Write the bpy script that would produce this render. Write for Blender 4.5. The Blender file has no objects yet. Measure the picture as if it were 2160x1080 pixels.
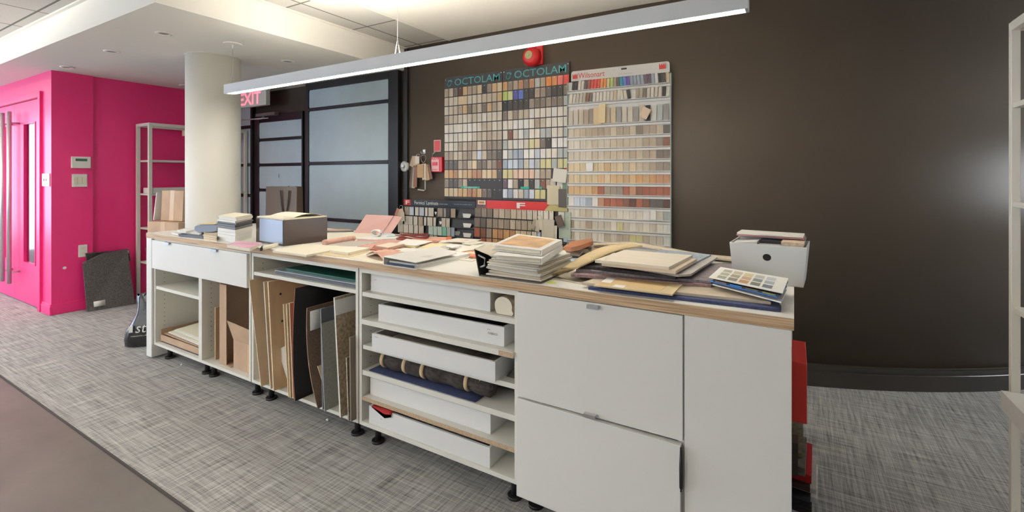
import bpy, math, random
from mathutils import Vector, noise
random.seed(7)
# ------------------------------------------------------------------ camera
F = 997.0; HZ = 372.0; CX = 1080.0; EYE = 1.337
YAW = math.radians(30.83)
FWD = (-math.sin(YAW), math.cos(YAW)); RGT = (math.cos(YAW), math.sin(YAW))
sc = bpy.context.scene
cam = bpy.data.cameras.new('camera'); camo = bpy.data.objects.new('camera', cam)
sc.collection.objects.link(camo); sc.camera = camo
camo.location = (0, 0, EYE); camo.rotation_euler = (math.pi/2, 0, YAW)
cam.sensor_width = 36; cam.lens = 36*F/2160; cam.shift_y = -(540-HZ)/2160; cam.clip_start = 0.05
# ------------------------------------------------------------------ world, exposure
w = bpy.data.worlds.new('world'); sc.world = w; w.use_nodes = True
w.node_tree.nodes['Background'].inputs[0].default_value = (0.80, 0.90, 1.0, 1)
w.node_tree.nodes['Background'].inputs[1].default_value = 1.3
sc.view_settings.view_transform = 'Standard'; sc.view_settings.look = 'None'
sc.view_settings.gamma = 1.0; sc.view_settings.use_curve_mapping = False
sc.view_settings.exposure = 0.32
def area(name, loc, rot, sx, sy, power, col):
    l = bpy.data.lights.new(name, 'AREA'); l.shape = 'RECTANGLE'; l.size = sx; l.size_y = sy
    l.energy = power; l.color = col
    o = bpy.data.objects.new(name, l); sc.collection.objects.link(o)
    o.location = loc; o.rotation_euler = rot; return o
R = math.radians
DAY = (0.60, 0.78, 1.0); WARM = (1.0, 0.90, 0.76)
area('assumed_daylight_south', (-8.2, -3.45, 1.35), (R(90), 0, 0), 4.0, 2.0, 125, DAY)  # assumed cool daylight: unseen area lamp added before the windowless front wall
area('assumed_daylight_west', (-11.3, -1.2, 1.35), (R(90), 0, R(-90)), 3.6, 2.0, 120, DAY)  # unseen area lamp for assumed daylight at far left, where the wall is solid
area('added_fill_south_near', (-2.2, -3.45, 1.5), (R(90), 0, 0), 4.6, 1.8, 36, (0.95, 0.97, 1.0))  # added fill lamp behind the camera, no window stands there
area('assumed_daylight_east', (3.35, 4.55, 1.35), (R(90), 0, R(90)), 1.3, 1.1, 36, (0.9, 0.95, 1.0))  # unseen lamp at the assumed right-wall window, for the curved wall's highlight
PEND_DOWN = 26.0; PEND_UP = 85.0; PEND_BACK = 20.0
# ------------------------------------------------------------------ projection helpers (measured points of the place)
def _t(px): return (px-CX)/F
def Wz(px, py, z):
    d = (EYE-z)*F/(py-HZ); t = _t(px)
    return Vector((d*(FWD[0]+RGT[0]*t), d*(FWD[1]+RGT[1]*t), z))
def Xat(px, Y):
    t = _t(px); return Y*(FWD[0]+RGT[0]*t)/(FWD[1]+RGT[1]*t)
def Yat(px, X):
    t = _t(px); return X*(FWD[1]+RGT[1]*t)/(FWD[0]+RGT[0]*t)
def Zat(px, py, Y):
    d = Y/(FWD[1]+RGT[1]*_t(px)); return EYE+(HZ-py)*d/F
def WY(px, py, Y): return Vector((Xat(px, Y), Y, Zat(px, py, Y)))
def WX(px, py, X):
    Y = Yat(px, X); return Vector((X, Y, Zat(px, py, Y)))
# ------------------------------------------------------------------ materials
def lin(c):
    r = []
    for v in c:
        v = v/255.0; r.append(v/12.92 if v <= 0.04045 else ((v+0.055)/1.055)**2.4)
    return (r[0], r[1], r[2], 1)
MC = {}
def mat(name, col, rough=0.6, var=0.0, scale=20, stretch=(1,1,1), metal=0, bump=0, spec=0.5, detail=4, coat=0):
    if name in MC: return MC[name]
    m = bpy.data.materials.new(name); m.use_nodes = True; nt = m.node_tree; b = nt.nodes['Principled BSDF']
    b.inputs['Base Color'].default_value = lin(col); b.inputs['Roughness'].default_value = rough
    b.inputs['Metallic'].default_value = metal; b.inputs['Specular IOR Level'].default_value = spec
    if coat: b.inputs['Coat Weight'].default_value = coat; b.inputs['Coat Roughness'].default_value = 0.15
    if var or bump:
        tc = nt.nodes.new('ShaderNodeTexCoord'); mp = nt.nodes.new('ShaderNodeMapping'); mp.inputs['Scale'].default_value = stretch
        n = nt.nodes.new('ShaderNodeTexNoise'); n.inputs['Scale'].default_value = scale; n.inputs['Detail'].default_value = detail
        nt.links.new(tc.outputs['Object'], mp.inputs[0]); nt.links.new(mp.outputs[0], n.inputs['Vector'])
        if var:
            rp = nt.nodes.new('ShaderNodeValToRGB'); c = lin(col)
            rp.color_ramp.elements[0].position = 0.3; rp.color_ramp.elements[1].position = 0.7
            rp.color_ramp.elements[0].color = tuple(max(0, v*(1-var)) for v in c[:3])+(1,)
            rp.color_ramp.elements[1].color = tuple(min(1, v*(1+var)) for v in c[:3])+(1,)
            nt.links.new(n.outputs['Fac'], rp.inputs[0]); nt.links.new(rp.outputs[0], b.inputs['Base Color'])
        if bump:
            bp = nt.nodes.new('ShaderNodeBump'); bp.inputs['Strength'].default_value = bump; bp.inputs['Distance'].default_value = 0.01
            nt.links.new(n.outputs['Fac'], bp.inputs['Height']); nt.links.new(bp.outputs[0], b.inputs['Normal'])
    MC[name] = m; return m
def emit(name, col, s):
    m = bpy.data.materials.new(name); m.use_nodes = True; nt = m.node_tree; b = nt.nodes['Principled BSDF']
    b.inputs['Base Color'].default_value = (0.9, 0.9, 0.9, 1)
    b.inputs['Emission Color'].default_value = (col[0], col[1], col[2], 1); b.inputs['Emission Strength'].default_value = s
    return m
def chipmat():
    m = bpy.data.materials.new('laminate_chip'); m.use_nodes = True; nt = m.node_tree; b = nt.nodes['Principled BSDF']
    oi = nt.nodes.new('ShaderNodeObjectInfo'); tc = nt.nodes.new('ShaderNodeTexCoord'); mp = nt.nodes.new('ShaderNodeMapping')
    mp.inputs['Scale'].default_value = (90, 90, 8)
    ad = nt.nodes.new('ShaderNodeVectorMath'); ad.operation = 'ADD'
    nt.links.new(tc.outputs['Object'], ad.inputs[0]); nt.links.new(oi.outputs['Location'], ad.inputs[1])
    n = nt.nodes.new('ShaderNodeTexNoise'); n.inputs['Scale'].default_value = 1.0; n.inputs['Detail'].default_value = 3
    nt.links.new(ad.outputs[0], mp.inputs[0]); nt.links.new(mp.outputs[0], n.inputs['Vector'])
    mr = nt.nodes.new('ShaderNodeMapRange'); mr.inputs[1].default_value = 0.3; mr.inputs[2].default_value = 0.7
    mr.inputs[3].default_value = 0.86; mr.inputs[4].default_value = 1.1
    vm = nt.nodes.new('ShaderNodeVectorMath'); vm.operation = 'SCALE'
    nt.links.new(n.outputs['Fac'], mr.inputs[0]); nt.links.new(oi.outputs['Color'], vm.inputs[0]); nt.links.new(mr.outputs[0], vm.inputs['Scale'])
    nt.links.new(vm.outputs[0], b.inputs['Base Color']); b.inputs['Roughness'].default_value = 0.45
    return m
def carpetmat():
    m = bpy.data.materials.new('woven_carpet'); m.use_nodes = True; nt = m.node_tree; b = nt.nodes['Principled BSDF']
    tc = nt.nodes.new('ShaderNodeTexCoord'); prev = None
    for sx, sy, k in ((3.0, 85, .43), (85, 3.0, .43), (7, 260, .42), (260, 7, .42)):
        mp = nt.nodes.new('ShaderNodeMapping'); mp.inputs['Scale'].default_value = (sx, sy, 1)
        n = nt.nodes.new('ShaderNodeTexNoise'); n.inputs['Scale'].default_value = 1; n.inputs['Detail'].default_value = 3
        nt.links.new(tc.outputs['Object'], mp.inputs[0]); nt.links.new(mp.outputs[0], n.inputs['Vector'])
        ml = nt.nodes.new('ShaderNodeMath'); ml.operation = 'MULTIPLY_ADD'; ml.inputs[1].default_value = k
        nt.links.new(n.outputs['Fac'], ml.inputs[0])
        if prev is None: ml.inputs[2].default_value = 0
        else: nt.links.new(prev.outputs[0], ml.inputs[2])
        prev = ml
    rp = nt.nodes.new('ShaderNodeValToRGB'); e = rp.color_ramp.elements
    e[0].position = 0.64; e[0].color = lin((90, 90, 90)); e[1].position = 1.08; e[1].color = lin((186, 185, 182))
    nt.links.new(prev.outputs[0], rp.inputs[0]); nt.links.new(rp.outputs[0], b.inputs['Base Color'])
    b.inputs['Roughness'].default_value = 0.75; b.inputs['Specular IOR Level'].default_value = 0.25
    bp = nt.nodes.new('ShaderNodeBump'); bp.inputs['Strength'].default_value = 0.25; bp.inputs['Distance'].default_value = 0.004
    nt.links.new(prev.outputs[0], bp.inputs['Height']); nt.links.new(bp.outputs[0], b.inputs['Normal'])
    return m
def tilemat():
    m = bpy.data.materials.new('acoustic_tile'); m.use_nodes = True; nt = m.node_tree; b = nt.nodes['Principled BSDF']
    tc = nt.nodes.new('ShaderNodeTexCoord'); br = nt.nodes.new('ShaderNodeTexBrick'); br.offset = 0
    br.inputs['Scale'].default_value = 1; br.inputs['Brick Width'].default_value = 0.61; br.inputs['Row Height'].default_value = 0.61
    br.inputs['Mortar Size'].default_value = 0.008; br.inputs['Mortar Smooth'].default_value = 0.1
    br.inputs['Color1'].default_value = lin((214, 212, 206)); br.inputs['Color2'].default_value = lin((206, 204, 199)); br.inputs['Mortar'].default_value = lin((120, 118, 112))
    n = nt.nodes.new('ShaderNodeTexNoise'); n.inputs['Scale'].default_value = 120
    mx = nt.nodes.new('ShaderNodeMix'); mx.data_type = 'RGBA'; mx.blend_type = 'MULTIPLY'; mx.inputs[0].default_value = 0.25
    nt.links.new(tc.outputs['Object'], br.inputs['Vector']); nt.links.new(tc.outputs['Object'], n.inputs['Vector'])
    nt.links.new(br.outputs['Color'], mx.inputs[6]); nt.links.new(n.outputs['Fac'], mx.inputs[7]); nt.links.new(mx.outputs[2], b.inputs['Base Color'])
    b.inputs['Roughness'].default_value = 0.9; return m
def plymat():
    m = bpy.data.materials.new('plywood_edge'); m.use_nodes = True; nt = m.node_tree; b = nt.nodes['Principled BSDF']
    tc = nt.nodes.new('ShaderNodeTexCoord'); mp = nt.nodes.new('ShaderNodeMapping'); mp.inputs['Scale'].default_value = (4, 4, 330)
    n = nt.nodes.new('ShaderNodeTexNoise'); n.inputs['Scale'].default_value = 1; n.inputs['Detail'].default_value = 4
    rp = nt.nodes.new('ShaderNodeValToRGB'); e = rp.color_ramp.elements
    e[0].position = 0.28; e[0].color = lin((128, 98, 72)); e[1].position = 0.6; e[1].color = lin((212, 183, 146))
    x = e.new(0.42); x.color = lin((182, 150, 115))
    nt.links.new(tc.outputs['Object'], mp.inputs[0]); nt.links.new(mp.outputs[0], n.inputs['Vector']); nt.links.new(n.outputs['Fac'], rp.inputs[0])
    nt.links.new(rp.outputs[0], b.inputs['Base Color']); b.inputs['Roughness'].default_value = 0.6; return m
def glassmat():
    m = bpy.data.materials.new('clear_glass'); m.use_nodes = True; b = m.node_tree.nodes['Principled BSDF']
    b.inputs['Base Color'].default_value = (0.9, 0.97, 1, 1); b.inputs['Transmission Weight'].default_value = 1; b.inputs['Roughness'].default_value = 0.08; b.inputs['IOR'].default_value = 1.1
    return m
CHIP = chipmat(); CARPET = carpetmat(); TILE = tilemat(); PLYE = plymat(); GLASS = glassmat()
WHITE = mat('white_melamine', (232, 230, 224), 0.42, spec=0.4)
TOPW = mat('white_laminate_top', (240, 237, 228), 0.4)
SHELF = mat('cream_melamine', (228, 225, 214), 0.5)
HOLE = mat('dark_hole', (50, 48, 45), 0.8)
RAW = mat('raw_chipboard', (190, 165, 135), 0.8, 0.25, 200)
PINK = mat('magenta_paint', (240, 52, 130), 0.36, spec=0.5)
DARK = mat('charcoal_brown_paint', (90, 80, 69), 0.42, 0.03, 3, spec=0.35, bump=0.02)
BLACKM = mat('black_metal', (26, 26, 29), 0.35)
FROST = mat('frosted_glass', (184, 203, 210), 0.3, 0.03, 6)
CREAMP = mat('white_ceiling_paint', (236, 233, 224), 0.85)
CREAMC = mat('cream_column_paint', (236, 232, 220), 0.6)
CONC = mat('sealed_concrete', (112, 108, 103), 0.42, 0.14, 3.0, detail=9, spec=0.35)
ALU = mat('brushed_aluminium', (200, 202, 205), 0.28, metal=1)
ALUP = mat('grey_aluminium_paint', (196, 200, 204), 0.45)
STEEL = mat('brushed_steel', (205, 204, 202), 0.38, metal=0.6)
CARD = mat('cardboard', (188, 158, 130), 0.8, 0.08, 8)
CARDI = mat('cardboard_inside', (150, 122, 100), 0.85)
PAPER = mat('white_paper', (236, 234, 228), 0.7)
PAPC = mat('cream_paper', (228, 220, 198), 0.7)
KRAFT = mat('kraft_paper', (210, 190, 150), 0.7, 0.03, 10)
PLYF = mat('birch_plywood_face', (208, 178, 142), 0.6, 0.10, 3, (1, 6, 1))
BLK = mat('black_card', (34, 32, 32), 0.5)
BLKG = mat('glossy_black_card', (66, 53, 45), 0.28, coat=0.4)
PFAB = mat('dusty_pink_fabric', (196, 152, 140), 0.85, 0.08, 60)
REDP = mat('red_plastic', (205, 32, 38), 0.35)
def colm(name, c, rough=0.6, **k): return mat(name, c, rough, **k)
# ------------------------------------------------------------------ mesh builder
class MB:
    def __init__(s): s.v = []; s.f = []; s.m = []; s.sm = []
    def add(s, vs, fs, m=0, smooth=False):
        n = len(s.v); s.v += [Vector(v) for v in vs]
        for f in fs: s.f.append([n+i for i in f]); s.m.append(m); s.sm.append(smooth)
        return s
    def box(s, x0, x1, y0, y1, z0, z1, m=0):
        return s.add([(x0,y0,z0),(x1,y0,z0),(x1,y1,z0),(x0,y1,z0),(x0,y0,z1),(x1,y0,z1),(x1,y1,z1),(x0,y1,z1)],
                     [(0,3,2,1),(4,5,6,7),(0,1,5,4),(1,2,6,5),(2,3,7,6),(3,0,4,7)], m)
    def hexa(s, b, t, m=0):       # bottom quad, top quad
        return s.add(list(b)+list(t), [(0,3,2,1),(4,5,6,7),(0,1,5,4),(1,2,6,5),(2,3,7,6),(3,0,4,7)], m)
    def prism(s, pts, vec, m=0, mtop=None):    # polygon extruded by vec
        n = len(pts); vec = Vector(vec); a = [Vector(p) for p in pts]; b = [p+vec for p in a]
        s.add(a+b, [tuple(range(n-1,-1,-1))], m); k = len(s.v)-2*n
        s.f.append([k+n+i for i in range(n)]); s.m.append(m if mtop is None else mtop); s.sm.append(False)
        for i in range(n):
            j = (i+1) % n; s.f.append([k+i, k+j, k+n+j, k+n+i]); s.m.append(m); s.sm.append(False)
        return s
    def tube(s, pts, r, n=10, m=0, cap=True):
        pts = [Vector(p) for p in pts]; k = len(s.v); rs = r if isinstance(r, (list, tuple)) else [r]*len(pts)
        up = Vector((0,0,1))
        for i, p in enumerate(pts):
            d = (pts[min(i+1,len(pts)-1)]-pts[max(i-1,0)]).normalized()
            a = d.cross(up if abs(d.z) < 0.95 else Vector((1,0,0))).normalized(); b = d.cross(a)
            for j in range(n):
                an = 2*math.pi*j/n; s.v.append(p+(a*math.cos(an)+b*math.sin(an))*rs[i])
        for i in range(len(pts)-1):
            for j in range(n):
                j2 = (j+1) % n; s.f.append([k+i*n+j, k+i*n+j2, k+(i+1)*n+j2, k+(i+1)*n+j]); s.m.append(m); s.sm.append(True)
        if cap:
            s.f.append([k+j for j in range(n)]); s.m.append(m); s.sm.append(False)
            q = k+(len(pts)-1)*n; s.f.append([q+j for j in range(n-1,-1,-1)]); s.m.append(m); s.sm.append(False)
        return s
    def grid(s, g, th=0.0, m=0, smooth=True, mb=None):   # g[i][j] of points; thickness downwards along given normal z
        r = len(g); c = len(g[0]); k = len(s.v)
        for row in g:
            for p in row: s.v.append(Vector(p))
        if th:
            off = Vector(th) if isinstance(th, (tuple, list, Vector)) else Vector((0,0,-th))
            for row in g:
                for p in row: s.v.append(Vector(p)+off)
        I = lambda i, j, o=0: k+o+i*c+j
        for i in range(r-1):
            for j in range(c-1):
                s.f.append([I(i,j), I(i,j+1), I(i+1,j+1), I(i+1,j)]); s.m.append(m); s.sm.append(smooth)
                if th: s.f.append([I(i,j,r*c), I(i+1,j,r*c), I(i+1,j+1,r*c), I(i,j+1,r*c)]); s.m.append(m if mb is None else mb); s.sm.append(smooth)
        if th:
            o = r*c; q = m if mb is None else mb
            for j in range(c-1):
                s.f.append([I(0,j), I(0,j,o), I(0,j+1,o), I(0,j+1)]); s.f.append([I(r-1,j), I(r-1,j+1), I(r-1,j+1,o), I(r-1,j,o)]); s.m += [q,q]; s.sm += [False]*2
            for i in range(r-1):
                s.f.append([I(i,0), I(i+1,0), I(i+1,0,o), I(i,0,o)]); s.f.append([I(i,c-1), I(i,c-1,o), I(i+1,c-1,o), I(i+1,c-1)]); s.m += [q,q]; s.sm += [False]*2
        return s
    def disc(s, c, r, n=16, nrm='y', th=0.002, m=0):
        pts = []
        for i in range(n):
            a = 2*math.pi*i/n
            if nrm == 'y': pts.append((c[0]+r*math.cos(a), c[1], c[2]+r*math.sin(a)))
            elif nrm == 'z': pts.append((c[0]+r*math.cos(a), c[1]+r*math.sin(a), c[2]))
            else: pts.append((c[0], c[1]+r*math.cos(a), c[2]+r*math.sin(a)))
        v = {'y': (0,-th,0), 'z': (0,0,th), 'x': (th,0,0)}[nrm]
        return s.prism(pts, v, m)
    def build(s, name, mats, parent=None, bevel=0, org=None):
        if not isinstance(mats, (list, tuple)): mats = [mats]
        if org is None:
            if parent is not None: org = ORG[parent.name]
            else:
                xs = [v.x for v in s.v]; ys = [v.y for v in s.v]; zs = [v.z for v in s.v]
                org = Vector(((min(xs)+max(xs))/2, (min(ys)+max(ys))/2, min(zs)))
        org = Vector(org); me = bpy.data.meshes.new(name)
        me.from_pydata([tuple(v-org) for v in s.v], [], s.f)
        for mt in mats: me.materials.append(mt)
        for i, p in enumerate(me.polygons): p.material_index = s.m[i]; p.use_smooth = s.sm[i]
        me.update()
        import bmesh
        bm = bmesh.new(); bm.from_mesh(me); bmesh.ops.recalc_face_normals(bm, faces=bm.faces); bm.to_mesh(me); bm.free()
        o = bpy.data.objects.new(name, me); sc.collection.objects.link(o); ORG[o.name] = org
        if parent is not None: o.parent = parent; o.location = org-ORG[parent.name]
        else: o.location = org
        if bevel:
            b = o.modifiers.new('bevel', 'BEVEL'); b.width = bevel; b.segments = 2; b.limit_method = 'ANGLE'
        return o
ORG = {}
def tag(o, label=None, cat=None, group=None, kind=None):
    if label: o['label'] = label
    if cat: o['category'] = cat
    if group: o['group'] = group
    if kind: o['kind'] = kind
    return o
def thing(name, label, cat, loc, group=None):
    o = bpy.data.objects.new(name, None); sc.collection.objects.link(o); o.location = loc; o.empty_display_size = 0.1
    ORG[o.name] = Vector(loc); return tag(o, label, cat, group)
def struct(name, mb, mats, parent=None, **k):
    o = mb.build(name, mats, parent, **k)
    if parent is None: o['kind'] = 'structure'
    return o
def textmesh(body, x0, x1, z0, z1, Y, m, parent, name='lettering', th=0.0008, slope=0.0, bold=0.0, italic=0.0, axis='y'):
    c = bpy.data.curves.new('t', 'FONT'); c.body = body; c.extrude = 0.0; c.offset = bold; c.resolution_u = 2; c.shear = italic
    o = bpy.data.objects.new('t', c); sc.collection.objects.link(o); bpy.context.view_layer.update()
    me = bpy.data.meshes.new_from_object(o.evaluated_get(bpy.context.evaluated_depsgraph_get()))
    bpy.data.objects.remove(o)
    xs = [v.co.x for v in me.vertices]; ys = [v.co.y for v in me.vertices]
    ax, bx, ay, by = min(xs), max(xs), min(ys), max(ys); mb = MB(); vs = []
    for v in me.vertices:
        u = (v.co.x-ax)/(bx-ax); q = (v.co.y-ay)/(by-ay); X = x0+(x1-x0)*u; Z = z0+(z1-z0)*q
        if axis == 'y': vs.append((X, Y+slope*(X-x0), Z))
        elif axis == 'x': vs.append((Y, X, Z))
        else: vs.append(axis(u, q))
    mb.add(vs, [tuple(p.vertices) for p in me.polygons]); bpy.data.meshes.remove(me)
    return mb.build(name, m, parent)
# ------------------------------------------------------------------ the room
WY0 = 3.40; CEIL = 2.575; SOF = 2.36; WX0 = -6.17
def wall_y(X):
    return WY0 if X < -1.3 else WY0+0.0782*(X+1.3)**2.5
m = MB(); m.box(-12, 4, 0.966, 9, -0.1, 0); struct('floor', m, CARPET, org=(0,0,0))
m = MB(); m.box(-12, 4, -4, 0.960, -0.1, -0.003); struct('floor', m, CONC, org=(0,0,0))
m = MB(); m.box(-12, 4, 0.957, 0.968, -0.1, 0.0015); struct('trim_1', m, mat('carpet_edge', (60, 56, 54), 0.7))
# ceilings
m = MB(); m.box(-2.675, 4, 1.31, 9, CEIL, CEIL+0.1); struct('ceiling', m, CREAMP)
m = MB(); m.box(-12, 4, -4, 1.31, CEIL, CEIL+0.1); struct('ceiling', m, TILE, org=(0,0,0))
m = MB(); m.box(-3.225, -2.675, 1.31, 3.6, CEIL, CEIL+0.1); struct('ceiling', m, TILE, org=(0.02,0.3,0))
m = MB(); m.box(-12, -3.225, 1.31, 3.6, SOF, CEIL+0.1); struct('ceiling', m, CREAMP)
m = MB(); m.box(-3.225, -3.20, 1.31, 3.40, CEIL-0.012, CEIL-0.0005); m.box(-2.70, -2.675, 1.31, 3.40, CEIL-0.004, CEIL-0.0005)
m.box(-12, -3.24, 1.285, 1.31, CEIL-0.012, CEIL-0.0005); struct('trim_2', m, CREAMP)
# back wall with the curve on the right
N = 64; pts = [(-1.3+4.75*i/N) for i in range(N+1)]
m = MB()
g = [[(x, wall_y(x), z) for z in (0, CEIL)] for x in [WX0]+pts]
m.grid(g, (0.0, 0.15, 0.0)); struct('wall_back', m, DARK)
m = MB()
prof = [(0.0, 0.0), (0.0, 0.014), (0.095, 0.014), (0.098, 0.011), (0.112, 0.011), (0.116, 0.022), (0.134, 0.022), (0.138, 0.008), (0.142, 0.0)]
xs = [-2.9, -2]+pts
g = [[(x, wall_y(x)-o, z) for z, o in prof] for x in xs]
m.grid(g, 0, smooth=False); struct('baseboard_back', m, mat('dark_baseboard_paint', (62, 57, 52), 0.22, spec=0.7))
m = MB(); m.box(3.4, 3.5, -4, 9, 0, CEIL); struct('wall_right', m, mat('off_white_wall', (222, 218, 208), 0.7))
m = MB(); m.box(3.385, 3.40, 3.9, 5.2, 0.8, 1.9); struct('assumed_window', m, FROST)  # assumed window out of view, placed to suit the highlight on the curved wall
m = MB(); m.box(-12, 4, -4.1, -4, 0, CEIL); struct('wall_front', m, mat('off_white_wall', (222, 218, 208), 0.7))
m = MB(); m.box(-12.1, -12, -4, 1.6, 0, CEIL); struct('wall_left', m, mat('off_white_wall', (222, 218, 208), 0.7))
# pink walls
PXC = -6.14; PY = 1.634
DX1 = Xat(90, PY)-0.02    # right jamb of door opening
DX0 = -8.35; DZ = Zat(88, 200, PY)+0.02
m = MB()
m.box(DX1, PXC, PY, PY+0.14, 0, SOF); m.box(DX0, DX1, PY, PY+0.14, DZ, SOF); m.box(-12, DX0, PY, PY+0.14, 0, SOF)
m.box(PXC-0.14, PXC, PY+0.14, 1.95, 0, SOF); m.box(WX0-0.14, WX0, 1.95, WY0+0.1, 0, SOF)
struct('wall_pink', m, PINK)
m = MB()
m.box(DX1+0.03, PXC+0.016, PY-0.016, PY, 0, 0.085); m.box(DX1+0.03, PXC+0.011, PY-0.011, PY, 0.085, 0.105)
m.box(PXC, PXC+0.016, PY, 1.95, 0, 0.085); m.box(PXC, PXC+0.011, PY, 1.95, 0.085, 0.105)
m.box(WX0, WX0+0.016, 1.95, 3.38, 0, 0.085); m.box(WX0, WX0+0.011, 1.95, 3.38, 0.085, 0.105)
struct('baseboard_left', m, PINK, bevel=0.003)
# pink double door
def pink_door():
    fr = MB()
    fr.box(DX1-0.05, DX1+0.015, PY-0.022, PY+0.1, 0, DZ+0.015); fr.box(DX0-0.015, DX0+0.05, PY-0.022, PY+0.1, 0, DZ+0.015)
    fr.box(DX0+0.05, DX1-0.05, PY-0.022, PY+0.1, DZ-0.04, DZ+0.015)
    root = struct('door_1', fr, PINK, bevel=0.003)
    x1 = DX1-0.055; xm = Xat(33, PY+0.02); wd = x1-xm
    for a, b, side in ((xm+0.002, x1, 1), (xm-wd, xm-0.002, 0)):
        L = MB()
        ga = a+(Xat(47, PY)-xm) if side else a+0.13; gb = b-(x1-Xat(72, PY)) if side else b-(Xat(47, PY)-xm)
        z0, z1 = Zat(60, 558, PY), Zat(60, 258, PY)
        yy0, yy1 = PY+0.012, PY+0.055
        L.box(a, ga, yy0, yy1, 0.01, DZ-0.045); L.box(gb, b, yy0, yy1, 0.01, DZ-0.045)
        L.box(ga, gb, yy0, yy1, 0.01, z0); L.box(ga, gb, yy0, yy1, z1, DZ-0.045)
        d = struct('door_leaf', L, PINK, root)
        gl = MB(); gl.box(ga, gb, yy0+0.02, yy0+0.026, z0, z1); struct('glass_pane', gl, GLASS, d)
        bd = MB()
        for q in ((ga, ga+0.014, z0, z1), (gb-0.014, gb, z0, z1), (ga+0.014, gb-0.014, z0, z0+0.014), (ga+0.014, gb-0.014, z1-0.014, z1)):
            bd.box(q[0], q[1], yy0-0.006, yy0+0.019, q[2], q[3])
        struct('glazing_bead', bd, PINK, d)
        hx = Xat(18, PY-0.07) if side else Xat(8, PY-0.07)
        if side == 0: hx = xm-0.07
        hz0, hz1 = 0.20, Zat(18, 235, PY-0.07)
        h = MB(); h.tube([(hx, PY-0.065, hz0), (hx, PY-0.065, hz1)], 0.019, 16)
        for hz in (hz0+0.12, hz1-0.12): h.tube([(hx, PY-0.065, hz), (hx, PY+0.012, hz)], 0.010, 10)
        o = struct('pull_handle', h, STEEL, d); o['label'] = 'long vertical brushed steel pull handle'
        if side:
            for hz in (0.28, 1.10, 1.86):
                q = MB(); q.box(x1-0.012, x1+0.008, PY-0.002, PY+0.012, hz-0.055, hz+0.055); q.tube([(x1+0.001, PY-0.004, hz-0.058), (x1+0.001, PY-0.004, hz+0.058)], 0.008, 8)
                struct('hinge', q, STEEL, d)
pink_door()
# exterior stucco and curb seen only through the door glass
m = MB(); m.box(-12, -6.4, 6.2, 6.3, -0.1, 3); struct('wall_exterior', m, mat('pale_grey_render', (196, 205, 214), 0.8, 0.1, 2))
# frosted glass doors on the back wall
def frost_unit(name, px0, px1, rails, ztop, zbot, Y, fw0, fw1, mx=BLACKM, railh=0.035):
    x0, x1 = Xat(px0, Y), Xat(px1, Y)
    f = MB(); f.box(x0-fw0, x0, Y, Y+0.05, 0.0, ztop+0.09); f.box(x1, x1+fw1, Y, Y+0.05, 0, ztop+0.09)
    f.box(x0, x1, Y, Y+0.05, ztop, ztop+0.09); f.box(x0, x1, Y, Y+0.05, 0, zbot)
    edges = [zbot]+[z for z in rails]+[ztop]
    for z in rails: f.box(x0, x1, Y, Y+0.05, z-railh/2, z+railh/2)
    root = struct(name, f, mx, bevel=0.003)
    for i in range(len(edges)-1):
        a = edges[i]+(railh/2 if i else 0); b = edges[i+1]-(railh/2 if i+1 < len(edges)-1 else 0)
        if b-a < 0.02: continue
        p = MB(); r = 0.02; pts = []
        for cx, cz, s0 in ((x1-r-0.001, b-r-0.001, 0), (x0+r+0.001, b-r-0.001, 90), (x0+r+0.001, a+r+0.001, 180), (x1-r-0.001, a+r+0.001, 270)):
            for k in range(4): an = R(s0+k*30); pts.append((cx+r*math.cos(an), Y+0.012, cz+r*math.sin(an)))
        p.prism(pts, (0, 0.01, 0)); struct('pane', p, FROST, root)
    return root
Yd = 3.33
zt = [Zat(817, y, Yd) for y in (166, 212, 338.7)]; zb = Zat(763, 468, Yd)
d2 = frost_unit('door_2', 650, 818.5, [0.22+0.1, zb, Zat(700, 344, Yd), Zat(780, 217, Yd)], zt[0], 0.12, Yd, 0.05, 0.13)
m = MB(); m.box(Xat(636, 3.30), Xat(852, 3.36), 3.345, 3.385, zt[0]+0.10, zt[0]+0.125); struct('trim_3', m, mat('dark_track', (70, 68, 66), 0.3))
Yg = 3.375
d3 = frost_unit('door_3', 545, 635.5, [0.5, Zat(600, 402, Yg), Zat(600, 347, Yg), Zat(600, 292, Yg)], Zat(590, 255, Yg), 0.12, Yg, 0.09, 0.02)
m = MB(); m.box(WX0+0.16, Xat(532, 3.38), 3.372, 3.385, 0.1, SOF-0.05); struct('window_2', m, FROST)
m = MB()
for z in (1.48, 1.1, 0.66, 1.95): m.box(WX0, Xat(532, 3.38), 3.365, 3.3715, z-0.02, z+0.02)
m.box(WX0+0.002, WX0+0.16, 3.36, 3.40, 0, SOF-0.002); m.box(Xat(532, 3.38)+0.001, Xat(532, 3.38)+0.04, 3.355, 3.39, 0, 2.2)
struct('trim_4', m, BLACKM)
m = MB(); m.box(Xat(852, 3.38), Xat(859.5, 3.38), 3.375, 3.40, 0, CEIL-0.01); struct('trim_5', m, mat('dark_trim', (38, 35, 33), 0.4))
# column
m = MB(); m.tube([(-4.315, 2.19, 0), (-4.315, 2.19, SOF-0.004)], 0.205, 64); struct('column', m, CREAMC)
m = MB(); m.tube([(-4.315, 2.19, SOF-0.003), (-4.315, 2.19, SOF)], 0.212, 64); struct('trim_6', m, CREAMP)
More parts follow.
